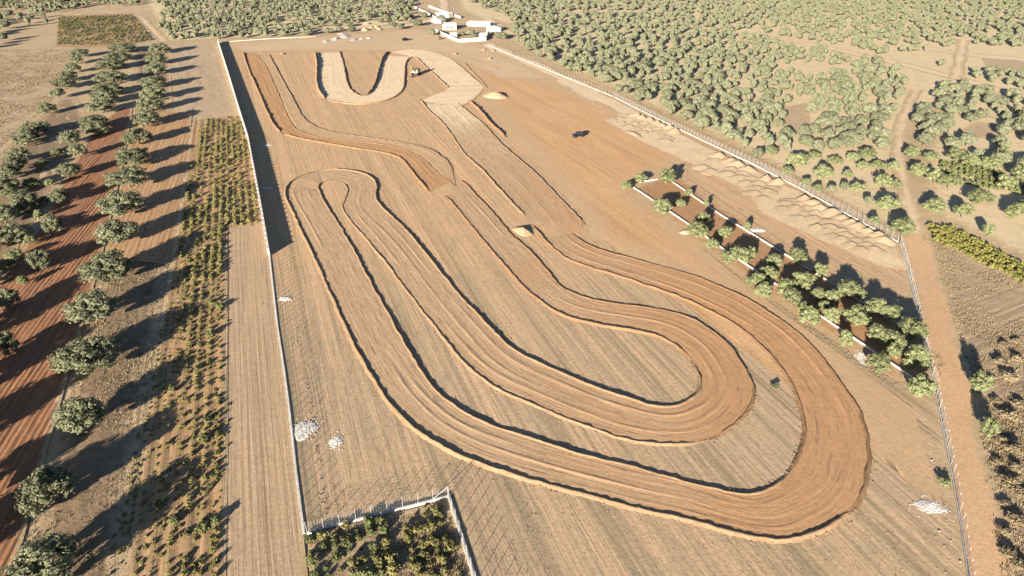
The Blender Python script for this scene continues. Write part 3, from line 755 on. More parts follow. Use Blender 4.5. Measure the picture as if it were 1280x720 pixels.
row1 = [(48, 712, 88), (60, 610, 64), (100, 518, 60), (108, 445, 78), (117, 383, 58), (137, 333, 62), (143, 291, 48), (150, 255, 52), (158, 222, 48), (166, 194, 42), (173, 170, 34), (181, 148, 34), (186, 130, 30), (191, 116, 30), (192, 102, 30), (192, 86, 28), (196, 73, 26), (199, 60, 26)]
ORD = 'first second third fourth fifth sixth seventh eighth ninth tenth eleventh twelfth thirteenth fourteenth fifteenth sixteenth seventeenth eighteenth nineteenth'.split()
ORD += ['twentieth'] + ['twenty-' + q for q in ORD[:9]] + ['thirtieth'] + ['thirty-' + q for q in ORD[:9]]
for i, (x, y, w) in enumerate(row1):
    tree(x, y, w * .98, NEAR, 5.8 - .5 * (i in (1, 2)), f'{ORD[i]} olive tree from the near end of the row beside the red field')
row2 = [(86, 172, 20), (97, 188, 18), (85, 213, 24), (75, 245, 20), (65, 281, 20), (47, 325, 26), (30, 250, 32), (10, 292, 38), (12, 372, 22), (4, 430, 26), (117, 153, 30), (125, 133, 30), (133, 112, 34), (137, 96, 34), (140, 80, 32), (152, 60, 28), (120, 160, 24), (129, 122, 28), (145, 70, 26)]
for i, (x, y, w) in enumerate(sorted(row2, key=lambda q: -q[1])):
    tree(x, y, w * 1.15, NEAR, 4.9, f'{ORD[i]} olive tree from the near end of the broken row left of the red field')
row3 = [(99, 66, 18), (95, 74, 14), (79, 104, 24), (72, 116, 16), (44, 160, 28), (30, 174, 26), (22, 195, 24), (12, 214, 22), (8, 232, 24), (3, 268, 30), (90, 85, 16), (36, 166, 22), (60, 135, 18), (85, 95, 20), (18, 205, 22)]
for i, (x, y, w) in enumerate(sorted(row3, key=lambda q: -q[1])):
    tree(x, y, w * 1.15, NEAR, 4.6, f'{ORD[i]} olive tree from the near end of the far left row by the dry field')
for i, (x, y, w) in enumerate([(38, 228, 22), (22, 262, 20), (52, 205, 18), (62, 228, 14), (38, 300, 18), (18, 318, 20), (55, 250, 14), (5, 330, 24), (28, 350, 14), (70, 190, 16), (14, 240, 20), (48, 268, 12)]):
    tree(x, y, w, YOUNG, 2.6, f'{ORD[i]} of the scattered grey green bushes on the weedy far left ground', 'bushes on the weedy far left ground', 'bush', 'bush')
for i, (x, y, w) in enumerate([(-28, 345, 56), (-42, 405, 60), (-48, 470, 62), (-70, 540, 66), (-60, 610, 66), (-90, 690, 80), (-30, 300, 50)]):
    tree(x, y, w, NEAR, 5.6, 'olive tree off the left edge whose long shadow crosses the red field', 'olive trees beyond the left edge')
for i in range(9):                                       # orchard past the upper left edge, seen by its long shadows
    tree(9 - i * 1.2 - (i % 3) * 11, 16 + i * 4.9, 15, MID, 5.6, 'olive tree at the far left edge, its long shadow lying on the dry field', 'olive trees at the upper left edge')

strip = [(783, 232, 16), (801, 223, 17), (835, 220, 30), (828, 258, 28), (851, 254, 14), (861, 240, 11), (880, 272, 18), (873, 288, 30), (906, 290, 20), (934, 282, 11), (891, 305, 18), (922, 318, 36), (938, 316, 18), (968, 326, 24), (883, 254, 9), (997, 319, 22), (962, 342, 22), (946, 349, 24), (1003, 351, 30), (1026, 338, 20), (984, 358, 30), (991, 371, 28), (1022, 367, 18), (1039, 371, 24), (1062, 361, 40), (1030, 383, 16), (1012, 394, 28), (1040, 394, 22), (1071, 396, 36), (1095, 383, 28), (1114, 390, 26), (1057, 423, 18), (1099, 417, 28), (1119, 426, 30), (1099, 452, 32), (1115, 439, 20), (1141, 411, 36), (1147, 446, 36), (1151, 484, 36), (955, 362, 22), (1006, 385, 18)]
strip.sort(key=lambda q: -q[1])
def size_word(w): return 'tiny' if w < 13 else 'small' if w < 21 else 'medium' if w < 30 else 'large'
seen = {}
for i, (x, y, w) in enumerate(strip):
    sw = size_word(w); k = seen.get(sw, 0); seen[sw] = k + 1
    o = tree(x, y, w * .93, YOUNG, 4.3 if w > 26 else 3.6 if w > 17 else 2.6, f'{sw} green olive tree in the kerbed strip, {ORD[k]} of that size from its near end', 'olive trees in the kerbed strip')
tree(1227, 478, 30, YOUNG, 4.2, 'bushy olive tree right of the dirt road with a broad dark shadow')
tree(1238, 534, 22, YOUNG, 3.4, 'smaller olive tree right of the dirt road, nearest the photographer')
mid = [(997, 200, 26), (1030, 215, 24), (1007, 228, 14), (1045, 201, 18), (1072, 234, 20), (1085, 192, 24), (1106, 226, 22), (1120, 230, 14), (1110, 254, 28), (1094, 276, 14), (1129, 282, 30), (965, 188, 16), (1150, 212, 26), (1170, 220, 22), (1170, 256, 26), (1188, 226, 26), (1226, 246, 30), (1240, 203, 26), (1272, 262, 24), (1197, 193, 24), (1258, 228, 22), (1215, 200, 24), (1255, 190, 22), (1040, 236, 12), (1140, 190, 22), (1165, 195, 20), (1276, 215, 24), (1236, 288, 14), (1205, 262, 22), (985, 214, 15), (1060, 217, 13), (1079, 207, 16), (1098, 206, 20), (1018, 194, 18), (1118, 208, 16), (1056, 232, 12), (1022, 236, 14), (1086, 250, 12), (1066, 196, 16)]
land = ['by the right fence', 'beside the dirt road', 'at the edge of the grove']
for i, (x, y, w) in enumerate(sorted(mid, key=lambda q: -q[1])):
    side = 'left' if x < 1128 + (y - 200) * .1 else 'right'
    k = seen.get(side, 0); seen[side] = k + 1
    tree(x, y, w, YOUNG if w > 12 else MID, 4.4 if w > 20 else 3.2, f'{ORD[k]} nearest olive tree standing {side} of the dirt road beyond the fence corner')

# groves: jittered rows over the ground, clear of roads, clearings and trees already placed
ROADS = [(PL(road_px), 4.5), (PL(lane_px), 3.6), (PL([(1194, 98), (1199, 78), (1205, 50)]), 5), (PL([(930, 42), (985, 50), (1045, 62), (1100, 74), (1150, 86), (1200, 98), (1290, 126), (1400, 160)]), 6.5), (PL([(1110, 62), (1160, 60), (1205, 68), (1290, 76)]), 6), (PL([(400, 40), (470, 36), (540, 28), (560, 8), (540, -20)]), 7), (PL([(80, 24), (110, 14), (145, 16), (175, 20), (188, 34), (205, 52)]), 5)]
HOLES = [PL(q) for q in ([(1196, 168), (1218, 152), (1250, 155), (1262, 168), (1230, 174)], [(975, 135), (1010, 128), (1015, 170), (985, 168)], [(1225, 70), (1300, 78), (1300, 92), (1235, 88)], [(515, -5), (560, -8), (630, 22), (645, 52), (560, 60), (520, 44)], [(1175, 205), (1285, 228), (1285, 246), (1180, 222)])]
spots = []
def scatter(poly_px, sp, az, keep=.92, grp='', jit=.3):
    poly = PL(poly_px); a = R(az); q = np.array(poly)
    al = np.array((math.sin(a), math.cos(a))); ac = np.array((math.cos(a), -math.sin(a)))
    U, V = q @ ac, q @ al
    u = U.min()
    while u < U.max():
        v = V.min()
        while v < V.max():
            p = ac * (u + rnd.gauss(0, jit * sp)) + al * (v + rnd.gauss(0, jit * sp)); v += sp
            if rnd.random() > keep: continue
            if vnoise(p[0] * .02, p[1] * .02, 5) < -.78: continue
            x, y = float(p[0]), float(p[1])
            if not inside(x, y, poly): continue
            if any(inside(x, y, h) for h in HOLES): continue
            if any(line_dist([(x, y)], r)[0] < w for r, w in ROADS): continue
            if any((x - tx) ** 2 + (y - ty) ** 2 < (tr + 2.2) ** 2 for tx, ty, tr in TREES): continue
            spots.append((x, y, rnd.choice((rnd.uniform(1.5, 2.3), rnd.uniform(2.0, 2.9), rnd.uniform(2.4, 3.5))), grp))
        u += sp
scatter([(640, 58), (700, 86), (775, 118), (830, 143), (900, 182), (960, 208), (1000, 226), (1040, 215), (1090, 196), (1126, 186), (1140, 130), (1120, 85), (1040, 66), (960, 52), (800, 60)], 6.7, ROW_AZ, .95, 'left of the dirt road')
scatter([(625, 50), (640, 58), (800, 60), (960, 50), (930, 38), (900, -14), (560, -14), (575, 14), (632, 24)], 7.4, ROW_AZ, .94, 'behind the farmhouse')
scatter([(930, 38), (1000, 50), (1105, 70), (1205, 58), (1300, 60), (1300, -14), (900, -14)], 7.6, ROW_AZ, .93, 'beyond the pale lane')
scatter([(1135, 175), (1145, 130), (1190, 104), (1300, 132), (1300, 290), (1262, 285), (1200, 250), (1150, 235), (1148, 195)], 6.8, ROW_AZ, .93, 'right of the dirt road')
scatter([(1120, 78), (1190, 92), (1300, 122), (1300, 96), (1200, 84)], 7.2, ROW_AZ, .9, 'between the two pale lanes')
scatter([(190, 50), (205, 14), (180, -14), (515, -14), (520, 30), (470, 26), (400, 36), (390, 44), (270, 51), (215, 54)], 7.6, -14, .88, 'beyond the far left end of the site', .32)
scatter([(-30, 60), (-30, 10), (55, 20), (62, 40), (20, 34)], 9, -14, .5, 'beside the small vineyard')
scatter([(-20, 10), (-20, -14), (190, -14), (175, 8), (120, 8), (60, 20)], 8, -14, .8, 'along the far left lane')
def apx(s): return 2 * s[2] * FPX / depth(s[0], s[1])
vis = []
for s_ in spots:
    x, y = to_px(s_[0], s_[1])
    if -25 < x < 1305 and y > -14: vis.append(s_)
n_sing = max(0, 292 - len(TREES))
vis.sort(key=lambda q: -apx(q))
def grove_label(x, y, r, g):
    size = 'small' if r < 2.9 else 'medium' if r < 3.45 else 'large'
    p = [(x, y)]
    near = ('just behind the right fence' if line_dist(p, FENCE_R)[0] < 11 else 'close to the dirt road' if min(line_dist(p, ROADS[0][0])[0], line_dist(p, ROADS[1][0])[0]) < 13
            else 'near the pale lane' if line_dist(p, ROADS[3][0])[0] < 16 else 'by a bare clearing' if min(poly_dist(p, h)[0] for h in HOLES) < 9 else 'deep inside')
    return f'{size} olive {near} in the grove {g}', f'{size} olives {near} in the grove {g}'
for x, y, r, g in vis[:n_sing]:
    h = rnd.uniform(4.2, 5.6)
    tree(0, 0, 2 * r * FPX / depth(x, y), MID, h, *grove_label(x, y, r, g), at=(x, y))
FARV = [crown_geo(400 + k, 6, 80, .17, .7, ICO1, 1.0, .42) for k in range(7)]
V, F, b = [], [], 0
for x, y, r, g in vis[n_sing:]:
    v, f = rnd.choice(FARV); a = rnd.uniform(0, 6.28); h = rnd.uniform(4.2, 5.6)
    ca, sa = math.cos(a), math.sin(a)
    q = np.c_[(v[:, 0] * ca - v[:, 1] * sa) * r, (v[:, 0] * sa + v[:, 1] * ca) * r, v[:, 2] * h * .6 + h * .43] + (x, y, 0)
    V.append(q); F += [tuple(i + b for i in t) for t in f]; b += len(q)
    t = trunk_geo(1).v; tf = trunk_geo(1).f
    q = np.array(t) * (r * .5, r * .5, h * .55) + (x, y, h * .55); V.append(q); F += [tuple(i + b for i in k) for k in tf]; b += len(q)
print('TREES single', len(TREES), 'rest', len(vis) - n_sing, 'tris ~', len(F))
tag(obj('olive_grove', mesh('olive_grove', np.concatenate(V), F), M['olive']), 'far olive groves of many small rounded grey green trees', 'olive grove', kind='stuff')

# ------------------------------------------------------------------ vines, shrubs, grass
def tuft(seed, leaves, leaf, tall=1.0):
    r = np.random.RandomState(seed)
    v, f = crown_geo(seed, 4, leaves, leaf, .8, ICO1, .7, .45)
    v[:, 2] = (v[:, 2] + .5) * tall; return v, f
VINE = []
for k in range(4):
    v, f = tuft(500 + k, 110, .2, 1.1); VINE.append((v, f))
def me_of(vf, name, mat):
    me = mesh(name, *vf); me.materials.append(M[mat]); return me
VINE_ME = {mt: [me_of(q, 'grapevine', mt) for q in VINE] for mt in ('vine', 'vine_green')}
def rows(poly_px, sp_u, sp_v, az, keep=.8, jit=.25):
    poly = PL(poly_px); a = R(az); q = np.array(poly); out = []
    al = np.array((math.sin(a), math.cos(a))); ac = np.array((math.cos(a), -math.sin(a)))
    U, V = q @ ac, q @ al; u = U.min() + .5
    while u < U.max():
        v = V.min()
        while v < V.max():
            p = ac * (u + rnd.gauss(0, .12)) + al * (v + rnd.gauss(0, jit)); v += sp_v
            if rnd.random() < keep * (1 if jit < .2 else .75 + .5 * float(vnoise(p[0] * .25, p[1] * .06, 9))) and inside(p[0], p[1], poly): out.append((float(p[0]), float(p[1]), int(round((U.max() - u) / sp_u))))
        u += sp_u
    return out
va = rows([(205, 820), (220, 470), (224, 310), (240, 205), (256, 150), (300, 146), (312, 180), (320, 225), (329, 280), (283, 284), (284, 400), (284, 560), (280, 820)], 1.75, 1.15, ROW_AZ, .85)
va += rows([(160, 820), (175, 640), (205, 470), (222, 470), (205, 820)], 1.9, 1.4, ROW_AZ, .5)
vb = rows([(388, 668), (556, 630), (600, 770), (395, 770)], 1.5, 1.2, ROW_AZ, 1.3, .45)
va.sort(key=lambda q: q[1]); 
def onscreen(q): x, y = to_px(*q[:2]); return -5 < x < 1285 and y < 728
va = [q for q in va if onscreen(q)]; vb = [q for q in vb if onscreen(q) and abs(to_px(q[0], q[1])[0] - (486 + (to_px(q[0], q[1])[1] - 650) * .25)) > 7]
nb = len(vb)
for x, y, ri in vb:
    rr = rnd.uniform(.4, 1.25); gx, _ = to_px(x, y)
    green = gx < 482 and rnd.random() < .75
    o = obj('grapevine', rnd.choice(VINE_ME['vine_green' if green else 'vine'])); o.location = (x, y, .1); o.scale = (rr, rr, rr * rnd.uniform(.5, .75)); o.rotation_euler.z = rnd.uniform(0, 6)
    tag(o, ('dark green leafy' if green else 'yellowish brown') + ' grapevine bush in the corner plot, ' + ORD[min(17, max(0, ri))] + ' row from its right fence', 'grapevine', f'vines in row {ri + 1} of the near corner plot')
na = max(0, 296 - nb)
for x, y, ri in va[:na]:
    big = rnd.random() < .05
    rr = rnd.uniform(.8, 1.1) if big else rnd.uniform(.3, .62)
    o = obj('grapevine', rnd.choice(VINE_ME['vine_green' if big else 'vine'])); o.location = (x, y, .08); o.scale = (rr, rr * 1.15, rr * .85); o.rotation_euler.z = rnd.uniform(0, 6)
    tag(o, ('big bright green' if big else 'small yellowish') + ' grapevine in the striped vineyard, ' + ORD[min(17, max(0, ri))] + ' row from the bare tilled strip', 'grapevine', f'vines in row {ri + 1} of the striped vineyard')
def joined(name, pts, geos, mat, label, cat, rr, zs=.85, z=.06):
    V, F, b = [], [], 0
    for x, y, ri in pts:
        v, f = rnd.choice(geos); r = rnd.uniform(*rr); a = rnd.uniform(0, 6.28); ca, sa = math.cos(a), math.sin(a)
        V.append(np.c_[(v[:, 0] * ca - v[:, 1] * sa) * r + x, (v[:, 0] * sa + v[:, 1] * ca) * r + y, v[:, 2] * r * zs + z])
        F += [tuple(i + b for i in t) for t in f]; b += len(v)
    return tag(obj(name, mesh(name, np.concatenate(V), F), M[mat]), label, cat, kind='stuff')
SMALL = [tuft(520 + k, 26, .34, 1.0) for k in range(4)]
joined('vineyard_rows', va[na:], SMALL, 'vine', 'rows of small yellow green vines filling the upper part of the striped vineyard', 'vines', (.45, 1.0))
joined('vineyard_weeds', [q for q in rows([(110, 820), (150, 640), (178, 520), (204, 400), (226, 320), (245, 290), (283, 286), (284, 400), (284, 560), (282, 820)], 1.0, .7, ROW_AZ, .72) if onscreen(q)], SMALL, 'vine', 'low yellow green weeds between the near vines of the striped vineyard', 'weeds', (.2, .55), .6)
joined('vineyard_rows', rows([(72, 56), (74, 22), (165, 19), (190, 50), (150, 57)], 2.6, 2.0, ROW_AZ, .85), SMALL, 'vine_green', 'small green vineyard patch beyond the dry field at the upper left', 'vines', (.7, 1.2))
yv = PL([(1160, 282), (1185, 283), (1290, 340), (1290, 362), (1225, 328), (1170, 303)])
YAZ = math.degrees(math.atan2(*(np.array(P(1280, 352)) - np.array(P(1165, 288)))))
joined('vineyard_rows', rows([(1160, 283), (1185, 284), (1292, 340), (1292, 364), (1225, 328), (1168, 302)], 1.5, .95, YAZ, .95, .15), SMALL, 'vine_yellow', 'bright yellow green vine rows right of the dirt road', 'vines', (.7, 1.1))
joined('thicket', rows([(1176, 204), (1210, 206), (1284, 228), (1284, 245), (1235, 238), (1180, 222)], 1.6, 1.5, 30, .95), SMALL, 'vine_green', 'low dark green thicket among the olives on the right', 'thicket', (.9, 1.3))
SHR = [me_of(tuft(540 + k, 260, .13, 1.0), 'shrub', 'scrub') for k in range(4)]
sh = [(1250, 452, 24), (1262, 470, 30), (1274, 448, 22), (1245, 500, 18), (1262, 520, 30), (1276, 505, 24), (1248, 548, 26), (1268, 560, 34), (1262, 600, 30), (1277, 615, 26), (1255, 628, 22), (1270, 650, 36), (1262, 690, 30), (1277, 705, 30), (1248, 575, 20), (1272, 585, 24), (1256, 662, 24), (1240, 470, 14), (1255, 430, 18), (1270, 425, 16)]
for i, (x, y, w) in enumerate(sh):
    gx, gy = P(x, y, .5); r = metres(w, gx, gy) / 2
    o = obj('dry_shrub', rnd.choice(SHR)); o.location = (gx, gy, 0); o.scale = (r, r, r * .5); o.rotation_euler.z = rnd.uniform(0, 6)
    tag(o, ('large' if w >= 26 else 'small') + f' brown dry shrub on the road bank, {ORD[min(17, sum(1 for q in sh if q[1] > y))]} from its near end', 'shrub', 'dry shrubs along the road bank')
for x, y, w, lab in [(1180, 603, 26, 'low green weed clump inside the fence, near the white gravel heap'), (968, 483, 16, 'low green weed clump on the striped infield'), (262, 608, 14, 'tall bright green plant at the right edge of the vineyard')]:
    gx, gy = P(x, y, .3); r = metres(w, gx, gy) / 2
    o = obj('weed_clump', me_of(tuft(560 + int(w), 160, .16, 1.0), 'weed_clump', 'olive_young')); o.location = (gx, gy, .06); o.scale = (r, r, r * .5); tag(o, lab, 'weeds')
# dry grass and clods
def grass(name, regions, label):
    V, F = [], []; b = 0
    for poly_px, n, hh in regions:
        poly = PL(poly_px); q = np.array(poly); x0, y0 = q.min(0); x1, y1 = q.max(0); c = 0; tries = 0
        while c < n and tries < n * 8:
            tries += 1
            x, y = rnd.uniform(x0, x1), rnd.uniform(y0, y1)
            if vnoise(x * .15, y * .15, 77) + rnd.uniform(-.5, .5) < -.1 or not inside(x, y, poly): continue
            c += 1
            for k in range(5):
                a = rnd.uniform(0, 6.28); h = hh * rnd.uniform(.4, 1.0); w = .07 + .10 * h; ex, ey = math.cos(a), math.sin(a); l = rnd.uniform(.2, .7) * h
                ox, oy = x + rnd.gauss(0, .25), y + rnd.gauss(0, .25)
                V += [(ox - ey * w, oy + ex * w, .02), (ox + ey * w, oy - ex * w, .02), (ox + ex * l, oy + ey * l, h + .04)]; F.append((b, b + 1, b + 2)); b += 3
    return tag(obj(name, mesh(name, V, F), M['straw']), label, 'dry grass', kind='stuff')
for _i in range(60):
    _t = rnd.random(); _q = P(372 + 33 * _t + rnd.gauss(0, 3.5), 395 + 255 * _t)
    CLODS.insert(0, (_q[0], _q[1], rnd.uniform(.08, .17)))
grass('dry_grass', [([(22, 705), (8, 790), (150, 790), (165, 640), (190, 470), (215, 330), (225, 250), (150, 225), (128, 320), (95, 440), (60, 560)], 3200, .28),
                    ([(1165, 300), (1290, 362), (1300, 780), (1265, 780), (1240, 640), (1215, 470), (1185, 380)], 4500, .3),
                    ([(388, 668), (556, 630), (600, 770), (395, 770)], 1800, .4),
                    ([(-20, 62), (95, 62), (60, 130), (20, 165), (-20, 200)], 5000, .5),
                    ([(400, 250), (440, 262), (640, 430), (700, 462), (840, 505), (870, 480), (840, 430), (700, 398), (560, 250), (480, 200)], 800, .16),
                    ([(440, 300), (520, 390), (640, 500), (840, 560), (960, 490), (1000, 560), (950, 616), (700, 560), (560, 500), (480, 380)], 800, .16),
                    ([(360, 300), (500, 530), (700, 612), (960, 680), (1080, 620), (1180, 720), (610, 720), (560, 620), (385, 660)], 1200, .18),
                    ([(780, 240), (1180, 448), (1180, 500), (1120, 490), (960, 384), (850, 300)], 2500, .3)], 'dry straw coloured grass in tufts over the verges and fallow ground')
_sp = np.array(site); 
for _i in range(3500):
    x, y = rnd.uniform(_sp[:, 0].min(), _sp[:, 0].max()), rnd.uniform(45, 230)
    if inside(x, y, site): CLODS.append((x, y, rnd.uniform(.03, .09)))
V, F, b = [], [], 0
for x, y, r in CLODS[:30000]:
    q = np.array([(-1, -.6, 0), (.9, -.8, 0), (.2, 1, 0), (.1, -.1, 1.1)]) * r; a = rnd.uniform(0, 6.28)
    z = .15
    V += [(x + p[0] * math.cos(a) - p[1] * math.sin(a), y + p[0] * math.sin(a) + p[1] * math.cos(a), z + p[2]) for p in q]
    F += [(b, b + 1, b + 3), (b + 1, b + 2, b + 3), (b + 2, b, b + 3)]; b += 4
tag(obj('soil_clods', mesh('soil_clods', V, F), M['clod']), 'loose earth clods strewn along the track berms', 'clods', kind='stuff')

# ------------------------------------------------------------------ heaps of sand and gravel
def heap(px, py, rx, ry, h, az, mat, label, group, name, cat, seed, z=.2, n=26, flat=0.0, rough=.08, tip=0.0):
    """one dumped load: a rounded cone with its own lumps"""
    gx, gy = P(px, py)
    V, F = [], []; k = 12
    for i in range(k + 1):
        f = i / k
        for j in range(n):
            a = 2 * math.pi * j / n
            rr = f * (1 + .16 * fbm(math.cos(a) * 1.3 + seed, math.sin(a) * 1.3, seed, 3))
            zz = h * max(0, (1 - f ** 1.15)) ** 1.0
            zz = min(zz, h * (1 - flat)) + h * rough * float(vnoise(rr * 5 * math.cos(a), rr * 5 * math.sin(a), seed)) * (1 - f)
            V.append((math.cos(a) * rr * rx, math.sin(a) * rr * ry + tip * ry * (1 - f), zz - .04 * (i == k)))
    for i in range(k):
        for j in range(n): F.append((i * n + j, (i + 1) * n + j, (i + 1) * n + (j + 1) % n, i * n + (j + 1) % n))
    o = obj(name, mesh(name, V, F, True), M[mat]); o.location = (gx, gy, z); o.rotation_euler.z = -R(az)
    return tag(o, label, cat, group)
def heap_block(corners, nu, nv, where):
    s0 = int(corners[0][0])
    """rows of overlapping dumped heaps between four corners given on the photograph"""
    A, B, C, D = [np.array(q, float) for q in corners]
    for i in range(nu):
        for j in range(nv):
            rw = ORD[i] + ' row from the far end, ' + ('at the fence', 'second from fence', 'third from fence', 'outermost')[nv - 1 - j]
            u = (i + .5 + rnd.uniform(-.18, .18)) / nu; v = (j + .5 + rnd.uniform(-.2, .2)) / nv
            q = (A * (1 - u) + B * u) * (1 - v) + (D * (1 - u) + C * u) * v
            if rnd.random() < (.35 if j == 0 else .1): continue
            fence_row = j == nv - 1
            heap(q[0], q[1], rnd.uniform(2.4, 3.6), rnd.uniform(2.6, 3.6), rnd.uniform(.28, .5) + .55 * fence_row, rnd.uniform(22, 50), 'sand', f'pale sand heap {where}, {rw}', f'sand heaps {where}', 'sand_heap', 'sand heap', s0 + i * 9 + j, z=.16, tip=.62)
heap_block([(758, 150), (836, 182), (846, 164), (786, 140)], 8, 4, 'in the farthest group')
heap_block([(868, 208), (955, 254), (976, 230), (894, 192)], 7, 4, 'beside the tree strip')
heap_block([(968, 262), (1086, 324), (1114, 304), (992, 240)], 11, 4, 'in the largest group')
heap(792, 168, 5.5, 1.8, .6, 62, 'sand_heap', 'long low sand ridge in front of the far sand heaps', None, 'sand_heap', 'sand heap', 60)
def gravel(px, py, rx, ry, lab, n=260):
    gx, gy = P(px, py); z = .13 if px > 1000 or px < 600 else .28
    r = np.random.RandomState(int(px)); V, F, b = [], [], 0
    k = 9; m = 30
    for i in range(k + 1):
        for j in range(m):
            a = 2 * math.pi * j / m; f = i / k
            rr = f * (1 + .32 * float(fbm(math.cos(a) * 1.6 + px, math.sin(a) * 1.6, 5, 3)))
            V.append((math.cos(a) * rr * rx * .92, math.sin(a) * rr * ry * .92, .08 * (1 - f ** 2) + .04 * float(vnoise(rr * 9 * math.cos(a), rr * 9 * math.sin(a), 3)) * (1 - f) - .05 * (i == k)))
    F = [(i * m + j, (i + 1) * m + j, (i + 1) * m + (j + 1) % m, i * m + (j + 1) % m) for i in range(k) for j in range(m)]; b = len(V)
    for _ in range(n):
        a = r.uniform(0, 6.28); f = abs(r.normal(0, .62)); q = r.uniform(.04, .11); x, y = math.cos(a) * f * rx, math.sin(a) * f * ry
        t = r.uniform(0, 6.28); zz = .06 * max(0, 1 - f * f) - .01
        for dx, dy, dz in ((-1, -.7, 0), (.9, -.8, 0), (.3, 1, 0), (.0, .0, 1)): V.append((x + q * (dx * math.cos(t) - dy * math.sin(t)), y + q * (dx * math.sin(t) + dy * math.cos(t)), zz + q * dz))
        F += [(b, b + 1, b + 3), (b + 1, b + 2, b + 3), (b + 2, b, b + 3)]; b += 4
    o = obj('gravel_heap', mesh('gravel_heap', V, F), M['lime']); o.location = (gx, gy, z); o.rotation_euler.z = R(rnd.uniform(-15, 15))
    return tag(o, lab, 'gravel heap', kind='stuff')
for x, y, rx, ry, lab in [(383, 537, 2.0, 2.5, 'largest white gravel patch inside the low left wall'), (420, 553, 1.1, 1.4, 'small round white gravel heap near the low left wall'), (357, 374, 1.5, 1.0, 'white gravel patch by the left wall, just below its tall part'),
                          (333, 182, 2.0, 1.2, 'pale gravel patch in the shadow of the tall wall, far one'), (333, 236, 1.9, 1.2, 'pale gravel patch in the shadow of the tall wall, near one'),
                          (1162, 634, 2.2, 1.3, 'white gravel heap by the near right fence'), (1077, 446, 1.7, 2.6, 'white gravel patch at the kerb of the tree strip'), (946, 289, 2.4, 1.2, 'pale gravel patch behind the kerbed tree strip'),
                          (1106, 325, 3.6, 2.2, 'whitish spread of gravel at the fence corner')]:
    gravel(x, y, rx, ry, lab)
heap(619, 121, 6.2, 4.2, 2.0, 30, 'mound', 'large pale earth mound with a sharp dark shadow beside the straight', None, 'earth_mound', 'earth mound', 71)
heap(654, 290, 3.2, 2.1, 1.0, 60, 'sand_heap', 'small pale sand pile at the lower end of the straight', None, 'sand_heap', 'sand heap', 72)
heap(856, 292, 1.4, 1.0, .7, 10, 'rock', 'pale boulder like pile under the far bushes of the tree strip', None, 'rubble_heap', 'rubble heap', 73)
for i, (x, y, rx, ry, h) in enumerate([(408, 52, 5, 2.6, .9), (420, 49, 7, 3, 1.3), (432, 46, 7, 3.4, 1.5), (443, 50, 5, 2.4, 1.0), (452, 49, 3.5, 2, .9), (461, 48, 3.5, 2.4, 1.2), (427, 43, 5, 3, 1.0)]):
    heap(x, y, rx, ry, h * .5, 80, 'rubble', f'white rubble heap at the far end of the site, {ORD[i]} listed from the left', 'white rubble heaps', 'rubble_heap', 'rubble heap', 80 + i, .2, rough=.5)
for i, (x, y, rx, ry, h) in enumerate([(449, 26, 3.4, 2.6, 1.5), (458, 30, 3.6, 2.4, 1.4), (464, 35, 2.6, 2.0, 1.3), (456, 38, 3.4, 2.8, 1.9), (470, 34, 4.2, 2.0, 1.2), (474, 37, 3.0, 1.8, 1.0)]):
    heap(x, y, rx, ry, h, 60, 'sand_heap', f'pale earth pile among the bushes beyond the white rubble, {ORD[i]} from the far end', 'pale earth piles beyond the rubble', 'earth_mound', 'earth mound', 90 + i, .1)
for i, (x, y) in enumerate([(352, 68), (569, 68), (604, 63), (616, 64), (612, 74)]):
    heap(x, y, 2.2, 1.4, .9, 40, 'berm', f'small dark sided earth pile on the far yard, {ORD[i]} from the left', 'small earth piles on the far yard', 'earth_mound', 'earth mound', 110 + i, .2)

# stones strewn inside the near right fence
stone = me_of(ICO1, 'stone', 'rock')
for i in range(15):
    t = rnd.random(); x = 1168 + (1208 - 1168) * t + rnd.uniform(-34, 4) * (.4 + t * .4); y = 545 + 170 * t + rnd.uniform(-6, 6)
    gx, gy = P(x - 6, y); r = rnd.uniform(.08, .22)
    o = obj('stone', stone); o.location = (gx, gy, .12); o.scale = (r, r * rnd.uniform(.7, 1.2), r * .6); o.rotation_euler.z = rnd.uniform(0, 6)
    tag(o, 'small pale stone lying inside the near right fence', 'stone', 'stones along the near right fence')

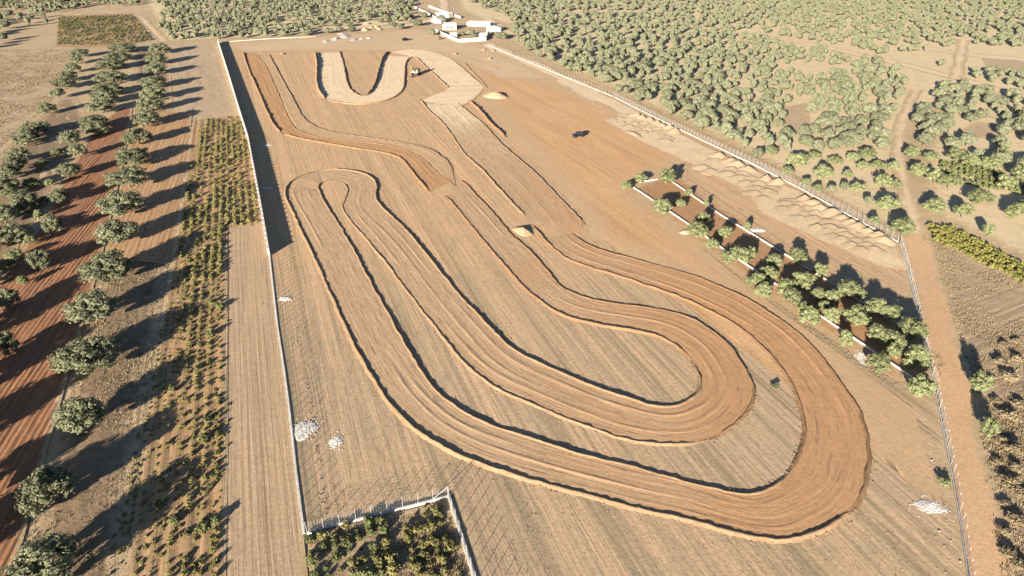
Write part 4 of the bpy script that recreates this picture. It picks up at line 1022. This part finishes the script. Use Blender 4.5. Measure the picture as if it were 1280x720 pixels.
# ------------------------------------------------------------------ vehicles
def car(px, py, az, label, name='parked_car', z=.3):
    gx, gy = P(px, py, .6)
    root = tag(empty(name, gx, gy, z, R(90 - az)), label, 'car')                  # x forward
    side = [(-2.25, .42), (-2.3, .75), (-2.2, 1.0), (-1.0, 1.04), (.75, 1.02), (1.75, .95), (2.2, .85), (2.3, .6), (2.25, .38)]
    b = MB(); b.prism(side, -.88, .88); bo = b.build('body', M['car_paint'], root)
    bv = bo.modifiers.new('bevel', 'BEVEL'); bv.width = .07; bv.segments = 2
    c_ = MB(); c_.prism([(-2.1, 1.03), (-1.85, 1.62), (-1.5, 1.72), (.05, 1.70), (.35, 1.62), (1.0, 1.01)], -.74, .74)
    ca = c_.build('cabin', M['car_paint'], root); bv = ca.modifiers.new('bevel', 'BEVEL'); bv.width = .08; bv.segments = 2
    w = MB(); w.add([(.42, -.66, 1.58), (.42, .66, 1.58), (.97, .70, 1.08), (.97, -.70, 1.08)], [(0, 3, 2, 1)]); w.v = [(x + .03, y, z + .03) for x, y, z in w.v]; w.build('windscreen', M['glass'], root)
    w = MB(); w.add([(-1.93, -.64, 1.57), (-1.93, .64, 1.57), (-2.12, .68, 1.12), (-2.12, -.68, 1.12)], [(0, 1, 2, 3)]); w.v = [(x - .03, y, z + .02) for x, y, z in w.v]; w.build('rear_window', M['glass'], root)
    for s in (-1, 1):
        for x0, x1, x2, x3 in ((-1.75, -1.6, -.65, -.7), (-.58, -.55, .2, .7)):
            w = MB(); w.add([(x0, s * .757, 1.1), (x1, s * .757, 1.56), (x2, s * .757, 1.56), (x3, s * .757, 1.1)], [(0, 1, 2, 3)]); w.build('side_window', M['glass'], root)
        for x in (-1.4, 1.42):
            w = MB(); w.wheel(x, s * .82, .36, .36, .22); wo = w.build('wheel', M['tyre'], root)
            h = MB(); h.wheel(x, s * .94, .36, .2, .03); h.build('rim', M['steel'], wo)
        h = MB(); h.box(2.2, 2.31, s * .62 - .18, s * .62 + .18, .66, .82); h.build('headlight', M['lamp'], root)
        h = MB(); h.box(-2.31, -2.2, s * .66 - .1, s * .66 + .1, .7, .95); h.build('tail_light', M['steel'], root)
        h = MB(); h.box(.55, .75, s * .92 - .09, s * .92 + .09, 1.05, 1.2); h.build('mirror', M['car_paint'], root)
        h = MB(); h.tube((-1.6, s * .6, 1.75), (0, s * .6, 1.75), .025, .025, 5); h.build('roof_rail', M['steel'], root)
    return root
car(722, 170, 250, 'black estate car parked alone on the bare orange earth')
car(507, 50, 40, 'small dark vehicle standing on the pale yard at the far end', 'parked_car', .3)

def excavator(px, py, az):
    gx, gy = P(px, py, .5)
    root = tag(empty('excavator', gx, gy, .25, R(90 - az)), 'dull yellow and grey excavator with its boom lowered, standing between the far track lanes', 'excavator')
    for s in (-1, 1):
        t = MB(); t.prism([(-1.7, .0), (-2.05, .3), (-2.05, .6), (-1.75, .85), (1.75, .85), (2.05, .6), (2.05, .3), (1.7, .0)], s * 1.15 - .28, s * 1.15 + .28); to = t.build('crawler_track', M['steel'], root)
        for x in (-1.55, -.5, .5, 1.55):
            w = MB(); w.wheel(x, s * 1.45, .36, .24, .06, 10); w.build('roller', M['tyre'], to)
    b = MB(); b.box(-.8, .8, -.85, .85, .35, 1.0); b.build('undercarriage', M['steel'], root)
    b = MB(); b.prism([(-2.0, 1.05), (-2.25, 1.35), (-2.2, 2.15), (-1.0, 2.25), (1.1, 1.75), (1.2, 1.05)], -1.25, 1.25); u = b.build('upper_body', M['machine_white'], root)
    g_ = MB(); g_.box(-2.32, -1.7, -1.2, 1.2, 1.12, 1.9, .06, .06); g_.build('counterweight', M['machine'], u)
    e = MB(); e.tube((-1.2, -.7, 2.2), (-1.2, -.7, 2.75), .07, .06, 8); e.build('exhaust', M['steel'], u)
    c_ = MB(); c_.prism([(-.3, 1.3), (-.3, 2.95), (.75, 2.95), (1.25, 2.2), (1.25, 1.3)], .28, 1.22); cb = c_.build('cab', M['machine_white'], root)
    for pts in ([(-.1, 1.228, 2.0), (-.1, 1.228, 2.8), (.7, 1.228, 2.8), (1.1, 1.228, 2.2), (1.1, 1.228, 2.0)], [(.80, .36, 2.93), (1.28, .36, 2.22), (1.28, 1.14, 2.22), (.80, 1.14, 2.93)]):
        w = MB(); w.add(pts, [tuple(range(len(pts)))]); w.build('window', M['glass'], cb)
    b = MB(); p = [(.9, -.1, 1.6), (2.6, -.1, 3.7), (3.3, -.1, 3.75), (5.0, -.1, 2.4)]
    for i in range(3): b.tube(p[i], p[i + 1], .3 if i else .24, .24, 4)
    bo = b.build('boom', M['machine'], root)
    h = MB(); h.tube((1.2, -.1, 1.3), (2.7, -.1, 3.1), .07, .07, 6); h.build('hydraulic_ram', M['steel'], bo)
    a_ = MB(); a_.tube((5.3, -.1, 2.9), (4.4, -.1, .7), .2, .14, 4); a_.build('dipper_arm', M['machine'], root)
    k = MB(); k.prism([(4.55, .85), (4.1, .75), (3.75, .3), (3.9, -.1), (4.6, .0), (4.75, .5)], -.6, .4); k.build('bucket', M['steel'], root)
    return root
excavator(520, 93, 195).scale = (1.2, 1.2, 1.2)

# ------------------------------------------------------------------ farmhouse compound
def block(name, cx, cy, w, d, h, az, mat, label, cat, wins=(), doors=(), roof='flat', parts=True):
    """px centre of the near foot; w along the front, front faces the camera side"""
    gx, gy = P(cx, cy)
    root = tag(empty(name, gx, gy, 0, R(-az)), label, cat); root.scale = (.86, .86, .74)
    b = MB(); b.box(-w / 2, w / 2, 0, d, 0, h); wl = b.build('wall', M['render'], root)
    if roof == 'flat':
        r = MB(); r.box(-w / 2 - .15, w / 2 + .15, -.15, d + .15, h + .003, h + .18); ro = r.build('roof', M['roof'], root)
        p_ = MB()
        for x0, x1, y0, y1 in ((-w / 2 - .1, w / 2 + .1, -.1, .12), (-w / 2 - .1, w / 2 + .1, d - .12, d + .1), (-w / 2 - .1, -w / 2 + .12, .12, d - .12), (w / 2 - .12, w / 2 + .1, .12, d - .12)): p_.box(x0, x1, y0, y1, h + .183, h + .55)
        p_.build('parapet', M['render'], ro)
    else:
        r = MB(); r.prism([(-w / 2 - .3, h + .003), (0, h + w * .16), (w / 2 + .3, h + .003)], -.3, d + .3); r.build('roof', M['tile'], root)
    for x, z0, ww, hh in wins:
        f = MB(); f.box(x - ww / 2 - .08, x + ww / 2 + .08, -.06, .02, z0 - .08, z0 + hh + .08); fo = f.build('window', M['render'], root)
        g_ = MB(); g_.box(x - ww / 2, x + ww / 2, -.085, -.062, z0, z0 + hh); g_.build('pane', M['glass'], fo)
    for x, ww, hh in doors:
        f = MB(); f.box(x - ww / 2, x + ww / 2, -.06, .02, .02, hh); f.build('door', M['blue'], root)
    return root
block('farmhouse', 562, 37.5, 10.5, 8, 4.2, -4, 'render', 'white flat roofed farmhouse with two dark windows in the compound', 'house', [(-1.2, 1.2, 1.2, 1.9), (1.6, 1.2, 1.1, 1.9), (4.0, 1.4, .9, 1.1)], [(-3.6, 1.0, 2.1)])
block('long_shed', 598, 33, 19, 6, 3.0, 14, 'render', 'long white shed behind the trees of the compound', 'shed', [(-5, 1.2, 1, .9), (2, 1.2, 1, .9)], [(6, 1.6, 2.2)])
block('white_shed', 617, 39.5, 11, 6, 3.0, 10, 'render', 'white shed at the right end of the compound', 'shed', [(-2, 1.2, .9, .9)], [(2.4, 1.4, 2.1)], 'gable')
block('outbuilding', 567, 47, 5, 5, 2.8, -6, 'render', 'small white outbuilding behind the front wall of the compound', 'outbuilding', [(1.2, 1.2, .8, .8)], [(-1, .9, 2.0)])
block('outbuilding', 604, 47, 6, 4, 2.6, 0, 'render', 'white outbuilding with a blue door at the right of the front wall', 'outbuilding', [(-1.6, 1.0, .8, .8)], [(1.2, 1.8, 2.2)])
block('stone_barn', 545, 29, 10, 7, 2.6, 30, 'render', 'low pale barn at the left of the compound', 'barn', [(-2, 1, .8, .8)], [(2, 1.6, 2.0)], 'gable')
block('stone_barn', 553, 21, 14, 6, 3.0, 34, 'render', 'long pale barn behind the farmhouse', 'barn', [(-3, 1.2, .9, .9), (3, 1.2, .9, .9)], [(0, 2.0, 2.4)])
def cwall(pts, h, label, th=.35):
    tag(wall_strip(np.array(PL(pts)), 0, h, th).build('compound_wall', M['render']), label, 'wall', 'walls of the farmhouse compound')
cwall([(574, 53.5), (607, 51)], 2.2, 'white front wall of the farmhouse compound')
cwall([(573, 53), (557, 46), (544, 40)], 2.0, 'white left side wall of the farmhouse compound')
cwall([(607.5, 51), (611, 42)], 2.0, 'white right side wall of the farmhouse compound')
cwall([(536, 9), (550, 14), (576, 23)], 1.6, 'long pale garden wall behind the farmhouse compound')
cwall([(518, 10), (532, 16), (546, 24)], 1.4, 'pale wall along the lane to the farmhouse')
for i, (x, y, w, lab) in enumerate([(552, 22, 12, 'round tree between the barns and the farmhouse'), (530, 18, 12, 'dense tree beside the lane wall'), (588, 40, 12, 'leafy tree in the middle of the compound yard'), (594, 44, 9, 'small tree behind the front wall of the compound'), (540, 40, 12, 'tree at the left corner of the compound wall'), (626, 44, 18, 'large tree at the right end of the compound'), (578, 42, 8, 'slim tree beside the farmhouse wall'), (522, 28, 14, 'dark tree left of the low barn'), (548, 47, 6, 'bush at the foot of the left compound wall')]):
    tree(x, y, w, MID, 4.6 if w > 10 else 2.8, lab, None, 'garden_tree', 'tree')
for x, y, w in [(490, 30, 14), (500, 33, 12), (484, 22, 12), (512, 20, 12), (476, 25, 10), (435, 30, 16), (440, 36, 12), (425, 36, 12), (410, 38, 14), (385, 40, 14), (460, 18, 12), (497, 14, 12)]:
    if not any((P(x, y, 2)[0] - tx) ** 2 + (P(x, y, 2)[1] - ty) ** 2 < 9 for tx, ty, tr in TREES):
        tree(x, y, w, MID, 3.6, 'bush by the far lane between the site and the groves', 'bushes along the far lane', 'bush', 'bush')
